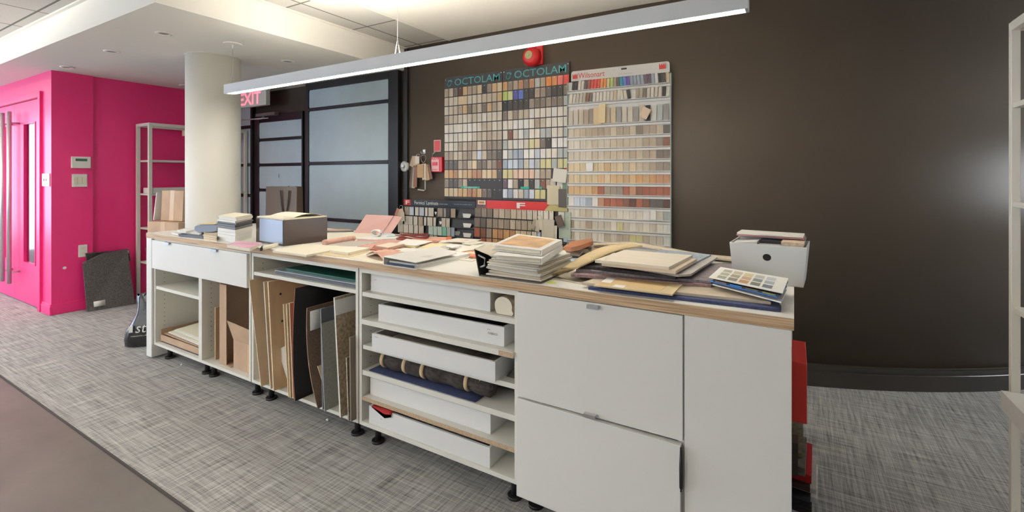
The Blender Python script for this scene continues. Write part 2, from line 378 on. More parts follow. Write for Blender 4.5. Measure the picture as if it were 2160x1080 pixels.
# ------------------------------------------------------------------ pendant light
LX0, LX1, LY0, LY1, LZ0, LZ1 = -3.795, -0.15, 2.0, 2.056, 1.976, 2.048
def pendant(x0, x1, y0, y1, z0, z1, label, sdown, sup, cables, ceilz):
    root = thing('linear_pendant_light', label, 'pendant light', ((x0+x1)/2, (y0+y1)/2, z0))
    h = MB(); t = 0.004
    h.box(x0, x1, y0, y0+t, z0, z1); h.box(x0, x1, y1-t, y1, z0, z1); h.box(x0, x0+0.03, y0+t, y1-t, z0, z1); h.box(x1-0.012, x1, y0+t, y1-t, z0, z1)
    h.box(x0+0.03, x1-0.012, y0+t, y1-t, z1-0.03, z1-0.02)
    h.build('housing', ALUP, root)
    e = MB(); e.box(x0+0.06, x1-0.02, y0+t+0.0005, y1-t-0.0005, z0+0.001, z0+0.006); e.build('diffuser', emit('lit_diffuser', (1.0, 0.95, 0.87), sdown), root)
    e = MB(); e.box(x0+(0.95 if x0 == LX0 else 0.06), x1-0.02, y0+t+0.0005, y1-t-0.0005, z1-0.008, z1-0.004); e.build('uplight_diffuser', emit('lit_uplight', (1.0, 0.92, 0.80), sup), root)
    for cx, cz in cables:
        yc = (y0+y1)/2; c = MB(); c.tube([(cx-0.02, yc, z1), (cx, yc, z1+0.09), (cx, yc, cz-0.02)], 0.0018, 6); c.tube([(cx+0.02, yc, z1), (cx, yc, z1+0.09)], 0.0018, 6)
        c.build('suspension_cable', STEEL, root)
        c = MB(); c.disc((cx, yc, cz-0.008), 0.065, 32, 'z', 0.008); c.tube([(cx, yc, cz-0.04), (cx, yc, cz-0.006)], 0.006, 8); c.build('ceiling_rose', CREAMP, root)
    return root
pendant(LX0, LX1, LY0, LY1, LZ0, LZ1, 'long slim grey linear pendant light hanging over the island worktop', PEND_DOWN, PEND_UP,
        [(-3.72, SOF), (-1.99, CEIL), (-0.24, CEIL)], CEIL)
# second pendant behind the camera, unseen, added only for its light
pendant(-4.8, -0.4, -1.2, -1.12, 2.05, 2.12, 'unseen linear pendant light added behind the viewer for fill light', PEND_BACK, 75.0, [(-4.0, CEIL), (-1.2, CEIL)], CEIL)
pendant(-9.6, -4.6, 0.1, 0.18, 2.15, 2.22, 'unseen linear pendant light added left of the view for fill light', 27.0, 120.0, [(-8.8, CEIL), (-5.6, CEIL)], CEIL)  # unseen third pendant, added to brighten the pink walls and soffit
# recessed downlights
for i, (px, py, lb) in enumerate(((346, 70, 'nearest the fascia edge, upper of the three in a line'), (236, 108, 'middle one of the three in a line'), (142, 141, 'above the pink doorway corner'),
        (607, 129, 'to the right of the column'), (390, 180, 'far back against the column'))):
    p = Wz(px, py, SOF) if True else None
    root = thing('recessed_downlight', 'small round white soffit downlight '+lb, 'downlight', (p.x, p.y, SOF-0.006), 'recessed downlights in the soffit')
    r = MB(); n = 24
    ring = [[(p.x+q*math.cos(2*math.pi*k/n), p.y+q*math.sin(2*math.pi*k/n), z) for k in range(n+1)] for q, z in ((0.055, SOF-0.0005), (0.055, SOF-0.006), (0.036, SOF-0.007), (0.03, SOF-0.002))]
    r.grid(ring); r.build('trim_ring', CREAMP, root)
    r = MB(); r.disc((p.x, p.y, SOF-0.0035), 0.030, 20, 'z', 0.003); r.build('lamp_face', mat('downlight_lens', (150, 150, 150), 0.3), root)
m = MB(); p = Wz(682, -8, CEIL); m.disc((p.x, p.y, CEIL-0.012), 0.12, 40, 'z', 0.0115)
tag(m.build('ceiling_speaker', mat('speaker_grille', (206, 202, 192), 0.7)), 'round cream speaker cover on the ceiling tiles', 'ceiling speaker')
# ------------------------------------------------------------------ wall shelving unit left
def shelf_unit(name, label, x0, x1, y0, y1, top, zs, post=0.032):
    root = thing(name, label, 'shelving unit', ((x0+x1)/2, (y0+y1)/2, 0))
    for px_, py_ in ((x0, y0), (x1-post, y0), (x0, y1-post), (x1-post, y1-post)):
        m = MB(); m.box(px_, px_+post, py_, py_+post, 0, top); m.build('post', SHELF, root, bevel=0.002)
    m = MB(); m.box(x0+post, x1-post, y0, y0+0.02, top-0.032, top); m.box(x0+post, x1-post, y1-0.02, y1, top-0.032, top)
    m.box(x0, x0+0.02, y0+post, y1-post, top-0.032, top); m.box(x1-0.02, x1, y0+post, y1-post, top-0.032, top); m.build('top_frame', SHELF, root)
    for z in zs:
        m = MB(); m.box(x0+0.004, x1-0.004, y0+post+0.001, y1-post-0.001, z-0.02, z); m.build('shelf', SHELF, root, bevel=0.002)
    return root
SU = (-6.145, -5.836, 2.315, 3.36)
shelf_unit('shelving_unit', 'tall white open shelving unit against the pink wall behind the column', SU[0], SU[1], SU[2], SU[3], 1.905, (1.512, 1.152, 0.783, 0.413, 0.06))
def bx(name, label, cat, x0, x1, y0, y1, z0, z1, m_, group=None, bevel=0.002):
    m = MB(); m.box(x0, x1, y0, y1, z0, z1); return tag(m.build(name, m_, bevel=bevel), label, cat, group)
bx('long_carton', 'long white carton lying on middle shelf of the left shelving unit', 'box', -6.08, -5.85, 2.36, 3.05, 1.153, 1.213, WHITE)
bx('sticky_note', 'hot pink sticky note on the long white carton', 'note', -5.8495, -5.848, 2.66, 2.72, 1.160, 1.210, colm('hot_pink', (245, 90, 150)))
bx('wood_plank', 'pale wood plank tucked under the top of the left shelving unit', 'plank', -5.95, -5.86, 2.68, 3.3, 1.513+0.28, 1.86, colm('pale_wood', (226, 205, 170)))
for i, (h, c, lb) in enumerate(((0.02, (90, 80, 78), 'dark book lying on top of the low-shelf white box'), (0.012, (150, 70, 70), 'thin red-brown folder above the low-shelf white box'))):
    bx('book', lb+' in left unit', 'book', -6.06, -5.86, 2.37, 2.60, 0.525+i*0.021, 0.525+i*0.021+h, colm('bookc%d' % i, c))
bx('white_box', 'small white box on low shelf of the left shelving unit', 'box', -6.06, -5.87, 2.38, 2.62, 0.414, 0.524, WHITE)
# cardboard cartons by the column
def carton(name, label, c, sx, sy, h, z, rot, lean=0.0, tape=True, cat='box'):
    root = thing(name, label, cat, (c[0], c[1], z))
    def P(u, v, q): 
        x = u*math.cos(rot)-v*math.sin(rot); y = u*math.sin(rot)+v*math.cos(rot); return Vector((c[0]+x+lean*q, c[1]+y, z+q))
    b = MB(); b.hexa([P(-sx/2,-sy/2,0), P(sx/2,-sy/2,0), P(sx/2,sy/2,0), P(-sx/2,sy/2,0)], [P(-sx/2,-sy/2,h), P(sx/2,-sy/2,h), P(sx/2,sy/2,h), P(-sx/2,sy/2,h)])
    b.build('body', CARD, root, bevel=0.003)
    if tape:
        t = MB(); w2 = 0.03; o = 0.0012
        t.hexa([P(-w2, -sy/2-o, 0.002), P(w2, -sy/2-o, 0.002), P(w2, -sy/2, 0.002), P(-w2, -sy/2, 0.002)], [P(-w2, -sy/2-o, h), P(w2, -sy/2-o, h), P(w2, -sy/2, h), P(-w2, -sy/2, h)])
        t.hexa([P(-w2,-sy/2-o,h), P(w2,-sy/2-o,h), P(w2,sy/2,h), P(-w2,sy/2,h)], [P(-w2,-sy/2-o,h+o), P(w2,-sy/2-o,h+o), P(w2,sy/2,h+o), P(-w2,sy/2,h+o)])
        t.build('packing_tape', mat('tan_tape', (205, 172, 132), 0.3), root)
    return root
carton('cardboard_box', 'tall taped cardboard box on the floor between column and shelving', (-4.86, 2.22), 0.42, 0.40, 0.93, 0, 0.15)
carton('cardboard_box', 'smaller taped cardboard box leaning on top of the tall one', (-4.86, 2.24), 0.30, 0.30, 0.275, 0.934, 0.15, lean=0.10)
m = MB(); m.hexa([(-5.06, 2.04, 0.935), (-5.045, 2.04, 0.935), (-5.07, 2.3, 0.935), (-5.085, 2.3, 0.935)], [(-5.02, 2.05, 1.19), (-5.01, 2.05, 1.19), (-5.03, 2.31, 1.19), (-5.045, 2.31, 1.19)])
tag(m.build('foam_sheet', PAPER), 'white foam sheet standing beside the leaning cardboard box', 'foam sheet')
# ------------------------------------------------------------------ wall devices on the pink wall
xx = PXC+0.0005
def plate(name, label, cat, p0, p1, x, th=0.008, mt=WHITE):
    a = WX(p0[0], p0[1], x); b = WX(p1[0], p1[1], x)
    root = thing(name, label, cat, (x, (a.y+b.y)/2, b.z))
    m = MB(); m.box(x, x+th, a.y, b.y, min(a.z, b.z), max(a.z, b.z)); m.build('cover_plate', mt, root, bevel=0.004)
    return root, a, b
root, a, b = plate('alarm_keypad', 'rounded white alarm keypad on the pink wall above the switches', 'keypad', (149, 330), (190, 355), xx, 0.025)
m = MB(); m.box(xx+0.0255, xx+0.027, a.y+0.03, b.y-0.03, a.z-0.045, a.z-0.02); m.build('display', mat('lcd_green', (70, 110, 95), 0.2), root)
root, a, b = plate('light_switch', 'triple white rocker switch plate below the alarm keypad', 'light switch', (151, 367), (184, 394), xx)
for i in range(3):
    y = a.y+(b.y-a.y)*(0.22+0.28*i); m = MB(); m.box(xx+0.0085, xx+0.013, y-0.015, y+0.015, b.z+0.03, a.z-0.03); m.build('rocker', PAPC, root, bevel=0.001)
root, a, b = plate('wall_outlet', 'white electrical outlet low on the pink wall', 'outlet', (165, 517), (184, 541), xx)
for i in range(2):
    z = b.z+(a.z-b.z)*(0.28+0.44*i); m = MB(); m.box(xx+0.0085, xx+0.011, (a.y+b.y)/2-0.017, (a.y+b.y)/2+0.017, z-0.014, z+0.014); m.build('socket', PAPC, root, bevel=0.003)
x0, x1 = Xat(90.5, PY), Xat(106, PY); z0, z1 = Zat(98, 393, PY), Zat(98, 366, PY)
root = thing('light_switch', 'white double toggle switch plate beside the pink door frame', 'light switch', ((x0+x1)/2, PY-0.001, z0))
m = MB(); m.box(x0, x1, PY-0.008, PY-0.0005, z0, z1); m.build('cover_plate', WHITE, root, bevel=0.002)
for k in (0.35, 0.65): m = MB(); m.box(x0+(x1-x0)*k-0.006, x0+(x1-x0)*k+0.006, PY-0.018, PY-0.0085, (z0+z1)/2-0.012, (z0+z1)/2+0.012); m.build('toggle', PAPER, root)
m = MB(); p = WX(136, 565, PXC); m.disc((PXC+0.0005, p.y, p.z), 0.014, 14, 'x', 0.004); tag(m.build('wall_hook', PAPER), 'small white adhesive hook low on the pink wall', 'hook')
# leaning stone slabs
STONE = mat('dark_speckled_stone', (84, 81, 79), 0.55, 0.55, 90, detail=6)
def lean_slab(pxb0, pyb0, pxb1, pyb1, pxt0, pyt0, pxt1, pyt1, off, label, tagbox, clip=0):
    b0 = Wz(pxb0, pyb0, 0.002); b1 = Wz(pxb1, pyb1, 0.002)
    def up(px, py, base, out):  # point on the vertical-ish plane leaning to the wall
        X = out; return WX(px, py, X)
    t0 = up(pxt0, pyt0, b0, PXC+0.03+off); t1 = up(pxt1, pyt1, b1, PXC+0.03+off)
    root = thing('stone_slab', label, 'stone slab', tuple((b0+b1)/2))
    v = Vector((-0.018, 0, 0.004)); m = MB(); P_ = [b0, b1, t1]
    if clip: P_ += [t0.lerp(t1, clip)+(t0-b0)*0.03, b0.lerp(t0, 0.93)]
    else: P_ += [t0]
    m.prism(P_, v); m.build('slab', STONE, root, bevel=0.001)
    if tagbox:
        def Q(u, q): return (b0.lerp(b1, u)).lerp(t0.lerp(t1, u), q)+Vector((0.002, -0.0, 0.0))
        m = MB(); m.grid([[Q(u, q) for u in (tagbox[0], tagbox[1])] for q in (tagbox[2], tagbox[3])], (-0.0012, 0, 0)); m.build('sticker', PAPER, root)
lean_slab(196, 648, 287, 622, 181, 535, 272, 527, 0.0, 'rear dark speckled stone slab leaning against the pink wall', (0.93, 0.99, 0.93, 0.99))
lean_slab(184, 658, 285, 641, 174, 548, 269, 526, 0.035, 'front dark speckled stone slab leaning on another by the pink wall', (0.14, 0.38, 0.07, 0.17), 0.45)
# black shopping bag on the floor
def store_bag():
    e = Vector((.62, .785, 0)); nb = Vector((-.785, .62, 0)); o0 = Vector((-4.455, 1.60, 0)); W2 = 0.16; D2 = 0.085; cen = o0+e*W2+nb*D2
    root = thing('shopping_bag', 'glossy black plastic shopping bag on floor beside the island end panel', 'bag', tuple(cen))
    BAG = mat('glossy_black_plastic', (22, 22, 25), 0.16, coat=1.0, bump=0.6, scale=9)
    n = 48; rings = []
    for z, rx, ry, ox in ((0.0, 0.150, 0.075, 0), (0.012, 0.172, 0.088, 0), (0.06, 0.176, 0.092, 0), (0.13, 0.160, 0.088, 0.0), (0.20, 0.132, 0.075, 0.012), (0.26, 0.118, 0.055, 0.02), (0.33, 0.118, 0.036, 0.02), (0.37, 0.122, 0.022, 0.02), (0.395, 0.115, 0.012, 0.02)):
        row = []
        for k in range(n+1):
            a = 2*math.pi*(k % n)/n; ca, sa = math.cos(a), math.sin(a); ca = math.copysign(abs(ca)**0.6, ca); sa = math.copysign(abs(sa)**0.6, sa)
            w_ = 1+(0.10*noise.noise(Vector((math.cos(a)*2.3, math.sin(a)*2.3, z*9+3))) if z > 0.01 else 0)
            row.append(cen+e*(ox+rx*ca*w_)+nb*(ry*sa*w_)+Vector((0, 0, z+(0.010*math.sin(a*5) if z > 0.36 else 0))))
        rings.append(row)
    m = MB(); m.grid(rings); m.add(rings[0][:-1], [tuple(range(n))]); m.build('bag_body', BAG, root)
    for dy in (-0.012, 0.016):
        m = MB(); m.tube([cen+e*(-0.05+k*0.015)+nb*dy+Vector((0, 0, 0.385+0.045*math.sin(math.pi*min(1, max(0, k/10.0)))**0.5)) for k in range(11)], 0.006, 8); m.build('handle', BLK, root)
    fr = lambda u0, u1, z0, z1: (lambda u, q: cen+e*(u0+(u1-u0)*u)-nb*(0.098-(0.0 if z0 > .15 else 0))+Vector((0, 0, z0+(z1-z0)*q)))
    m = MB(); f = fr(-0.125, -0.098, 0.125, 0.175); m.add([f(0, 0), f(1, 0), f(1, 1), f(0, 1)], [(0, 1, 2, 3)]); m.build('logo_patch', PAPER, root)
    textmesh('sto', 0, 1, 0, 1, 0, PAPER, root, italic=0.25, axis=fr(-0.082, 0.04, 0.118, 0.178))
    textmesh('TORONTO | MONTREAL', 0, 1, 0, 1, 0, PAPER, root, axis=fr(-0.112, 0.06, 0.088, 0.098))
store_bag()
# ------------------------------------------------------------------ island
IX0, IX1, IY0, IY1 = -4.115, 0.0, 1.615, 2.50; TOP = 0.92; TB = 0.884
root = thing('island_worktop', 'long white laminate worktop with exposed plywood edge covered in samples', 'worktop', ((IX0+IX1)/2, (IY0+IY1)/2, TB))
m = MB(); m.box(IX0, IX1, IY0, IY1, TB, TOP-0.0015); m.build('plywood_core', PLYE, root)
m = MB(); m.box(IX0, IX1, IY0, IY1, TOP-0.0014, TOP); m.build('laminate_surface', TOPW, root)
CY0, CY1 = 1.632, 2.215
def holes(m, x, side, y0, z0, z1, step=0.032, y2=None):
    z = z0
    while z < z1:
        for yy in ([y0, y2] if y2 else [y0]): 
            m.add([(x+side*0.0006, yy+0.0028*math.cos(a*math.pi/4), z+0.0028*math.sin(a*math.pi/4)) for a in range(8)], [tuple(range(8))], 1)
        z += step
def feet(root, xs, y=1.70):
    for x in xs:
        m = MB(); m.tube([(x, y, 0.0), (x, y, 0.012)], 0.032, 16); m.tube([(x, y, 0.012), (x, y, 0.104)], 0.016, 12); m.tube([(x, y, 0.08), (x, y, 0.104)], 0.028, 12)
        m.build('foot', BLK, root)
def carcass(name, label, x0, x1, dividers=(), shelves=(), topz=0.86, cat='cabinet', th=0.018, ft=None):
    root = thing(name, label, cat, ((x0+x1)/2, (CY0+CY1)/2, 0))
    for x, s in ((x0, 1), (x1-th, -1)):
        m = MB(); m.box(x, x+th, CY0, CY1, 0.104, TB-0.001); holes(m, x+th if s > 0 else x, s, 1.69, 0.17, 0.84, y2=1.672 if False else None); m.build('side_panel', [SHELF, HOLE], root)
    for x in dividers:
        m = MB(); m.box(x-0.02, x+0.02, CY0, CY1-0.01, 0.123, topz-0.001); holes(m, x+0.02, 1, 1.69, 0.17, 0.84); m.build('divider', [SHELF, HOLE], root)
    m = MB(); m.box(x0+th, x1-th, CY0, CY1, 0.104, 0.122); m.build('bottom_panel', SHELF, root)
    m = MB(); m.box(x0+th, x1-th, CY0, CY1-0.01, topz, TB-0.001); m.build('top_panel', SHELF, root)
    m = MB(); m.box(x0+th, x1-th, CY1-0.006, CY1, 0.1225, topz-0.001); m.build('back_panel', SHELF, root)
    for a, b, z, t, mm, dy in shelves:
        m = MB(); m.box(a, b, CY0+dy, CY1-0.012, z-t, z); m.build('shelf', mm, root, bevel=0.001)
    feet(root, ft if ft else (x0+0.08, x1-0.08)); feet(root, (x0+0.08, x1-0.08), 2.12)
    return root
# end panel left
cab1 = carcass('open_cabinet', 'white open cabinet with wide drawer at left end of the island', -4.030, -2.80, dividers=(-3.382,),
    shelves=((-4.011, -3.403, 0.535, 0.022, SHELF, 0.004),), ft=(-3.95, -3.43, -3.34, -2.84))
m = MB(); m.box(IX0, -4.036, IY0+0.002, IY1-0.002, 0.012, TB-0.001); m.build('end_panel', WHITE, cab1, bevel=0.001)
m = MB(); m.box(-4.028, -2.815, IY0+0.001, CY0-0.001, 0.667, 0.872); df = m.build('drawer_front', WHITE, cab1, bevel=0.001)
for px in (355, 454):
    X = Xat(px, IY0); m = MB(); m.box(X-0.03, X+0.03, IY0-0.012, IY0+0.0005, 0.872, 0.874); m.box(X-0.03, X+0.03, IY0-0.012, IY0-0.010, 0.858, 0.872); m.build('tab_handle', ALU, df)
m = MB(); m.box(-4.0, -2.83, CY0+0.01, 2.1, 0.68, 0.69); m.box(-4.0, -3.985, CY0+0.01, 2.1, 0.69, 0.84); m.box(-2.845, -2.83, CY0+0.01, 2.1, 0.69, 0.84); m.build('drawer_box', WHITE, cab1)
cab2 = carcass('open_cabinet', 'white open cabinet holding upright boards and carpet samples', -2.790, -1.868, shelves=((-2.771, -1.887, 0.768, 0.02, SHELF, 0.002),), ft=(-2.70, -1.95))
sh3 = [(-1.838, -0.962, 0.765, 0.022, SHELF, 0.0), (-1.838, -0.962, 0.634, 0.024, SHELF, -0.012), (-1.838, -0.962, 0.502, 0.021, SHELF, 0.004), (-1.838, -0.962, 0.378, 0.024, SHELF, 0.0), (-1.838, -0.962, 0.246, 0.018, [SHELF], 0.0015)]
cab3 = carcass('open_cabinet', 'white open cabinet with five shelves of white trays and rolled rugs', -1.860, -0.944, shelves=sh3, ft=(-1.80, -1.0))
m = MB(); m.box(-1.838, -0.962, CY0, CY0+0.0014, 0.228, 0.246); m.build('raw_shelf_edge', RAW, cab3)
m = MB(); m.box(-1.03, -0.962, CY0-0.0135, CY0-0.0122, 0.612, 0.632); m.build('raw_shelf_edge', RAW, cab3)
# drawer cabinet
dc = thing('drawer_cabinet', 'white cabinet with two deep drawers right of the open shelves', 'cabinet', (-0.627, 1.92, 0))
m = MB(); m.box(-0.940, -0.922, CY0, CY1, 0.104, TB-0.001); m.box(-0.330, -0.312, CY0, CY1, 0.104, TB-0.001); m.box(-0.922, -0.330, CY0, CY1, 0.104, 0.122); m.box(-0.922, -0.330, CY0, CY1, 0.866, TB-0.001); m.box(-0.922, -0.330, CY1-0.01, CY1, 0.122, 0.866); m.build('body', WHITE, dc)
m = MB(); m.box(-0.940, -0.3135, IY0+0.001, CY0-0.001, 0.468, 0.880); u = m.build('drawer_front', WHITE, dc, bevel=0.0012)
m = MB(); m.hexa([(-0.940, IY0-0.006, 0.078), (-0.3175, IY0-0.012, 0.078), (-0.3175, CY0-0.002, 0.078), (-0.940, CY0-0.002, 0.078)], [(-0.940, IY0-0.004, 0.463), (-0.3175, IY0-0.014, 0.459), (-0.3175, CY0-0.002, 0.459), (-0.940, CY0-0.002, 0.463)]); l = m.build('drawer_front', WHITE, dc, bevel=0.0015)
for px, py, pr, yy in ((1252, 643, u, IY0), (1246, 872, l, IY0-0.009)):
    X = Xat(px, yy); Z = Zat(px, py, yy); m = MB(); m.box(X-0.022, X+0.022, yy-0.014, yy+0.0, Z-0.001, Z+0.001); m.box(X-0.022, X+0.022, yy-0.014, yy-0.012, Z-0.013, Z-0.001); m.build('tab_handle', ALU, pr)
feet(dc, (-0.90, -0.36)); feet(dc, (-0.90, -0.36), 2.12)
m = MB(); X = -0.3155
m.tube([(X, 1.598, Zat(1443, 945, 1.6)), (X+0.002, 1.59, 0.40), (X+0.002, 1.592, 0.33), (X, 1.598, Zat(1443, 1038, 1.6))], [0.003, 0.006, 0.006, 0.003], 8)
tag(m.build('fabric_strip', BLK), 'black fabric strip caught in the gap beside the lower drawer', 'fabric')
# end bookcase facing right
ec = thing('end_bookcase', 'white bookcase with plain side panel closing the right end of island', 'bookcase', (-0.16, 2.06, 0))
m = MB(); m.box(-0.308, -0.006, IY0+0.001, IY0+0.020, 0.012, TB-0.001); m.build('side_panel', WHITE, ec, bevel=0.001)
m = MB(); m.box(-0.308, -0.006, 2.47, 2.488, 0.012, TB-0.001); m.build('side_panel', WHITE, ec)
m = MB(); m.box(-0.308, -0.298, IY0+0.021, 2.469, 0.07, TB-0.001); m.build('back_panel', WHITE, ec)
for z in (0.09, 0.40, 0.66, 0.882):
    m = MB(); m.box(-0.297, -0.008, IY0+0.021, 2.469, z-0.018, z); m.build('shelf', WHITE, ec)
# rear storage row (mass behind the front cabinets)
m = MB(); m.box(-4.03, -0.312, CY1+0.003, IY1-0.012, 0.08, TB-0.001); tag(m.build('rear_cabinet_row', WHITE), 'plain white rear cabinets backing the island front row', 'cabinet')
# red binder etc. on the end bookcase
m = MB(); m.box(-0.24, 0.042, 2.10, 2.38, 0.401, 0.63); rb = m.build('red_folder_box', colm('coral_red', (228, 62, 52), 0.5), bevel=0.003); tag(rb, 'red file box sticking out of the right-end bookcase', 'file box')
z = 0.0905
for i, (h, c, ox, oy, lb) in enumerate(((0.022, (44, 40, 40), 0.055, 0.0, 'black sample at the very bottom of the pile'), (0.02, (214, 210, 204), 0.075, 0.05, 'white sample with dark border low in pile'), (0.022, (30, 28, 30), 0.05, -0.03, 'black patterned sample second from bottom of pile'), (0.018, (190, 186, 180), 0.07, 0.03, 'light grey sample amid the pile'),
        (0.02, (60, 40, 36), 0.05, 0.0, 'dark brown sample amid the pile'), (0.03, (176, 30, 34), 0.055, 0.02, 'deep red sample upper in the pile'), (0.03, (110, 104, 92), 0.035, 0.0, 'mottled grey sample at top of pile'))):
    m = MB(); m.prism([(-0.25, 2.08+oy, z), (ox, 2.05+oy, z), (ox+0.01, 2.30+oy, z), (-0.24, 2.33+oy, z)], (0, 0, h))
    tag(m.build('carpet_sample', mat('rug%d' % i, c, 0.9, 0.3 if i in (1, 2, 6) else 0.08, 40)), lb+' in right-end bookcase', 'carpet sample', 'carpet samples in the end bookcase'); z += h+0.001
m = MB(); m.box(-0.2, 0.030, 2.12, 2.20, z+0.001, 0.375); tag(m.build('fabric_swatch_book', mat('tweed', (150, 140, 118), 0.9, 0.3, 90)), 'tweed swatch book standing on the carpet pile in end bookcase', 'swatch book')
m = MB(); m.box(-0.2, 0.012, 1.98, 2.04, z-0.001+0.0012, 0.378); tag(m.build('dark_folder', mat('dark_brown_card', (66, 52, 42), 0.6)), 'dark brown folder standing in the end bookcase', 'folder')
# ------------------------------------------------------------------ contents of open_cabinet 1
m = MB(); m.box(-3.99, -3.43, 1.66, 2.1, 0.124, 0.134); tag(m.build('mesh_mat', mat('dark_mesh', (52, 54, 60), 0.8, 0.6, 90)), 'dark mesh mat under the flat cardboard tray', 'mat')
t = thing('cardboard_tray', 'flat open cardboard tray in the bottom left bay of island', 'tray', (-3.70, 1.87, 0.135))
m = MB(); x0, x1, y0, y1 = -3.985, -3.435, 1.655, 2.08
m.box(x0, x1, y0, y1, 0.1345, 0.138); m.box(x0, x0+0.006, y0, y1, 0.138, 0.215); m.box(x1-0.006, x1, y0, y1, 0.138, 0.2); m.box(x0+0.006, x1-0.006, y1-0.006, y1, 0.138, 0.215); m.box(x0+0.006, x1-0.006, y0, y0+0.006, 0.138, 0.178); m.build('tray_body', CARD, t)
m = MB(); m.hexa([(x0+0.01, 1.67, 0.180), (x1-0.02, 1.66, 0.182), (x1-0.02, 2.05, 0.222), (x0+0.05, 2.05, 0.222)], [(x0+0.01, 1.67, 0.185), (x1-0.02, 1.66, 0.187), (x1-0.02, 2.05, 0.228), (x0+0.05, 2.05, 0.228)]); m.build('lid_flap', CARD, t)
for i in range(4):
    m = MB(); zz = 0.192+0.0075*i; zf = lambda y: zz+0.110*(y-1.66); ya_ = (1.68, 1.675, 1.70, 1.705)[i]; m.prism([(-3.93+0.02*i, ya_, zf(ya_)), (-3.46, 1.662+0.012*i, zf(1.662+0.012*i)), (-3.46, 1.93, zf(1.93)), (-3.85+0.015*i, 1.95, zf(1.95))], (0, 0, 0.004))
    tag(m.build('paper_folder', [PAPER, PAPC][i % 2]), ['lowest paper folder', 'second lowest paper folder', 'second highest paper folder', 'topmost paper folder'][i]+' on the flat cardboard tray', 'folder', 'paper folders on the cardboard tray')
m = MB(); m.box(-3.30, -3.285, 1.68, 1.95, 0.124, 0.47); tag(m.build('cardboard_sheet', mat('greybrown_board', (176, 150, 118), 0.8)), 'narrow grey-brown board standing against divider of the second bay', 'board')
m = MB(); X = Xat(462, 1.67); m.box(-3.20, -3.07, 1.66, 2.05, 0.124, 0.128); 
root = thing('tall_carton', 'tall narrow open cardboard carton standing in the second bay', 'box', (-3.1, 1.85, 0.124))
m.box(-3.20, -3.19, 1.66, 2.06, 0.128, 0.66); m.box(-3.19, -3.07, 2.05, 2.06, 0.128, 0.64); m.box(-3.19, -3.12, 1.66, 1.664, 0.128, 0.64); m.build('body', CARD, root)
m = MB(); m.box(-3.06, -2.835, 2.03, 2.045, 0.124, 0.65); tag(m.build('corrugated_sheet', mat('corrugated_brown', (142, 108, 82), 0.85, 0.12, 40, (6, 1, 0.2))), 'brown corrugated sheet standing behind the small open box', 'cardboard sheet')
root = thing('open_cardboard_box', 'small open cardboard box with raised flap in the second bay', 'box', (-2.95, 1.8, 0.124))
m = MB(); x0, x1, y0, y1 = -3.055, -2.835, 1.67, 1.92; m.box(x0, x1, y0, y1, 0.124, 0.128)
m.box(x0, x0+0.004, y0, y1, 0.128, 0.30); m.box(x1-0.004, x1, y0, y1, 0.128, 0.30); m.box(x0+0.004, x1-0.004, y0, y0+0.004, 0.128, 0.30); m.box(x0+0.004, x1-0.004, y1-0.004, y1, 0.128, 0.30); m.build('body', CARD, root)
m = MB(); m.hexa([(x0, y0, 0.3005), (x1, y0, 0.3005), (x1, y0+0.004, 0.3005), (x0, y0+0.004, 0.3005)], [(x0-0.04, y0-0.02, 0.42), (x1, y0-0.02, 0.40), (x1, y0-0.016, 0.40), (x0-0.04, y0-0.016, 0.42)]); m.build('flap', CARD, root)
m = MB(); m.box(-2.90, -2.86, y0-0.001, y0-0.0001, 0.13, 0.298); m.build('packing_tape', mat('tan_tape', (205, 172, 132), 0.3), root)
m = MB(); m.hexa([(-3.03, 1.78, 0.13), (-2.85, 1.78, 0.13), (-2.85, 1.79, 0.13), (-3.03, 1.79, 0.13)], [(-3.02, 1.83, 0.44), (-2.85, 1.83, 0.48), (-2.85, 1.84, 0.48), (-3.02, 1.84, 0.44)]); tag(m.build('foam_board', colm('pale_grey_board', (190, 196, 198))), 'pale grey foam board sticking out of the small open box', 'foam board')
# ------------------------------------------------------------------ contents of open_cabinet 2 : upright boards
def upright(name, label, cat, prof, th, y0, y1, mats, group='boards standing upright in the island cabinet', zmin=0.1235, parent=None, dz=0.0):
    """prof: list of (px, py) of the front edge from bottom to top at y0."""
    pts = [[Xat(px, y0), Zat(px, py, y0)] for px, py in prof]; pts[0][1] = zmin
    n = 8; P = []
    for i in range(len(pts)-1):
        for k in range(n if i < len(pts)-2 or len(pts) > 2 else n):
            u = k/n; P.append((pts[i][0]*(1-u)+pts[i+1][0]*u, pts[i][1]*(1-u)+pts[i+1][1]*u))
    P.append(tuple(pts[-1]))
    if len(pts) == 3:
        a, b, c = pts; P = []
        for k in range(13):
            u = k/12; q = [a[j]*(1-u)**2+2*(2*b[j]-a[j]/2-c[j]/2)*u*(1-u)+c[j]*u*u for j in (0, 1)]; P.append(tuple(q))
    m = MB(); g = [[(x, y0, z) for x, z in P], [(x, y1, z-dz*(1 if z > 0.3 else 0)) for x, z in P]]
    # right face (seen) then thickness to the left
    m.grid(g, (-th, 0, 0), smooth=len(pts) == 3, m=0, mb=1 if isinstance(mats, (list, tuple)) and len(mats) > 1 else None)
    o = m.build(name, mats, parent)
    return tag(o, label, cat, group) if parent is None else o
PLYS = mat('plywood_side', (226, 205, 172), 0.6, 0.1, 60, (1, 1, 8))
upright('plywood_board', 'leftmost birch plywood board leaning outward in the open cabinet', 'board', ((551, 818), (526, 591)), 0.006, 1.60, 2.05, [PLYF, PLYS])
upright('plywood_board', 'white-faced plywood board just right of the leftmost one', 'board', ((571, 826), (557, 595)), 0.008, 1.61, 2.1, [PLYF, colm('white_face', (226, 222, 212))])
b2 = upright('plywood_board', 'thick birch plywood board with two screw holes', 'board', ((578, 828), (566, 595)), 0.010, 1.605, 2.12, [PLYF, PLYS])
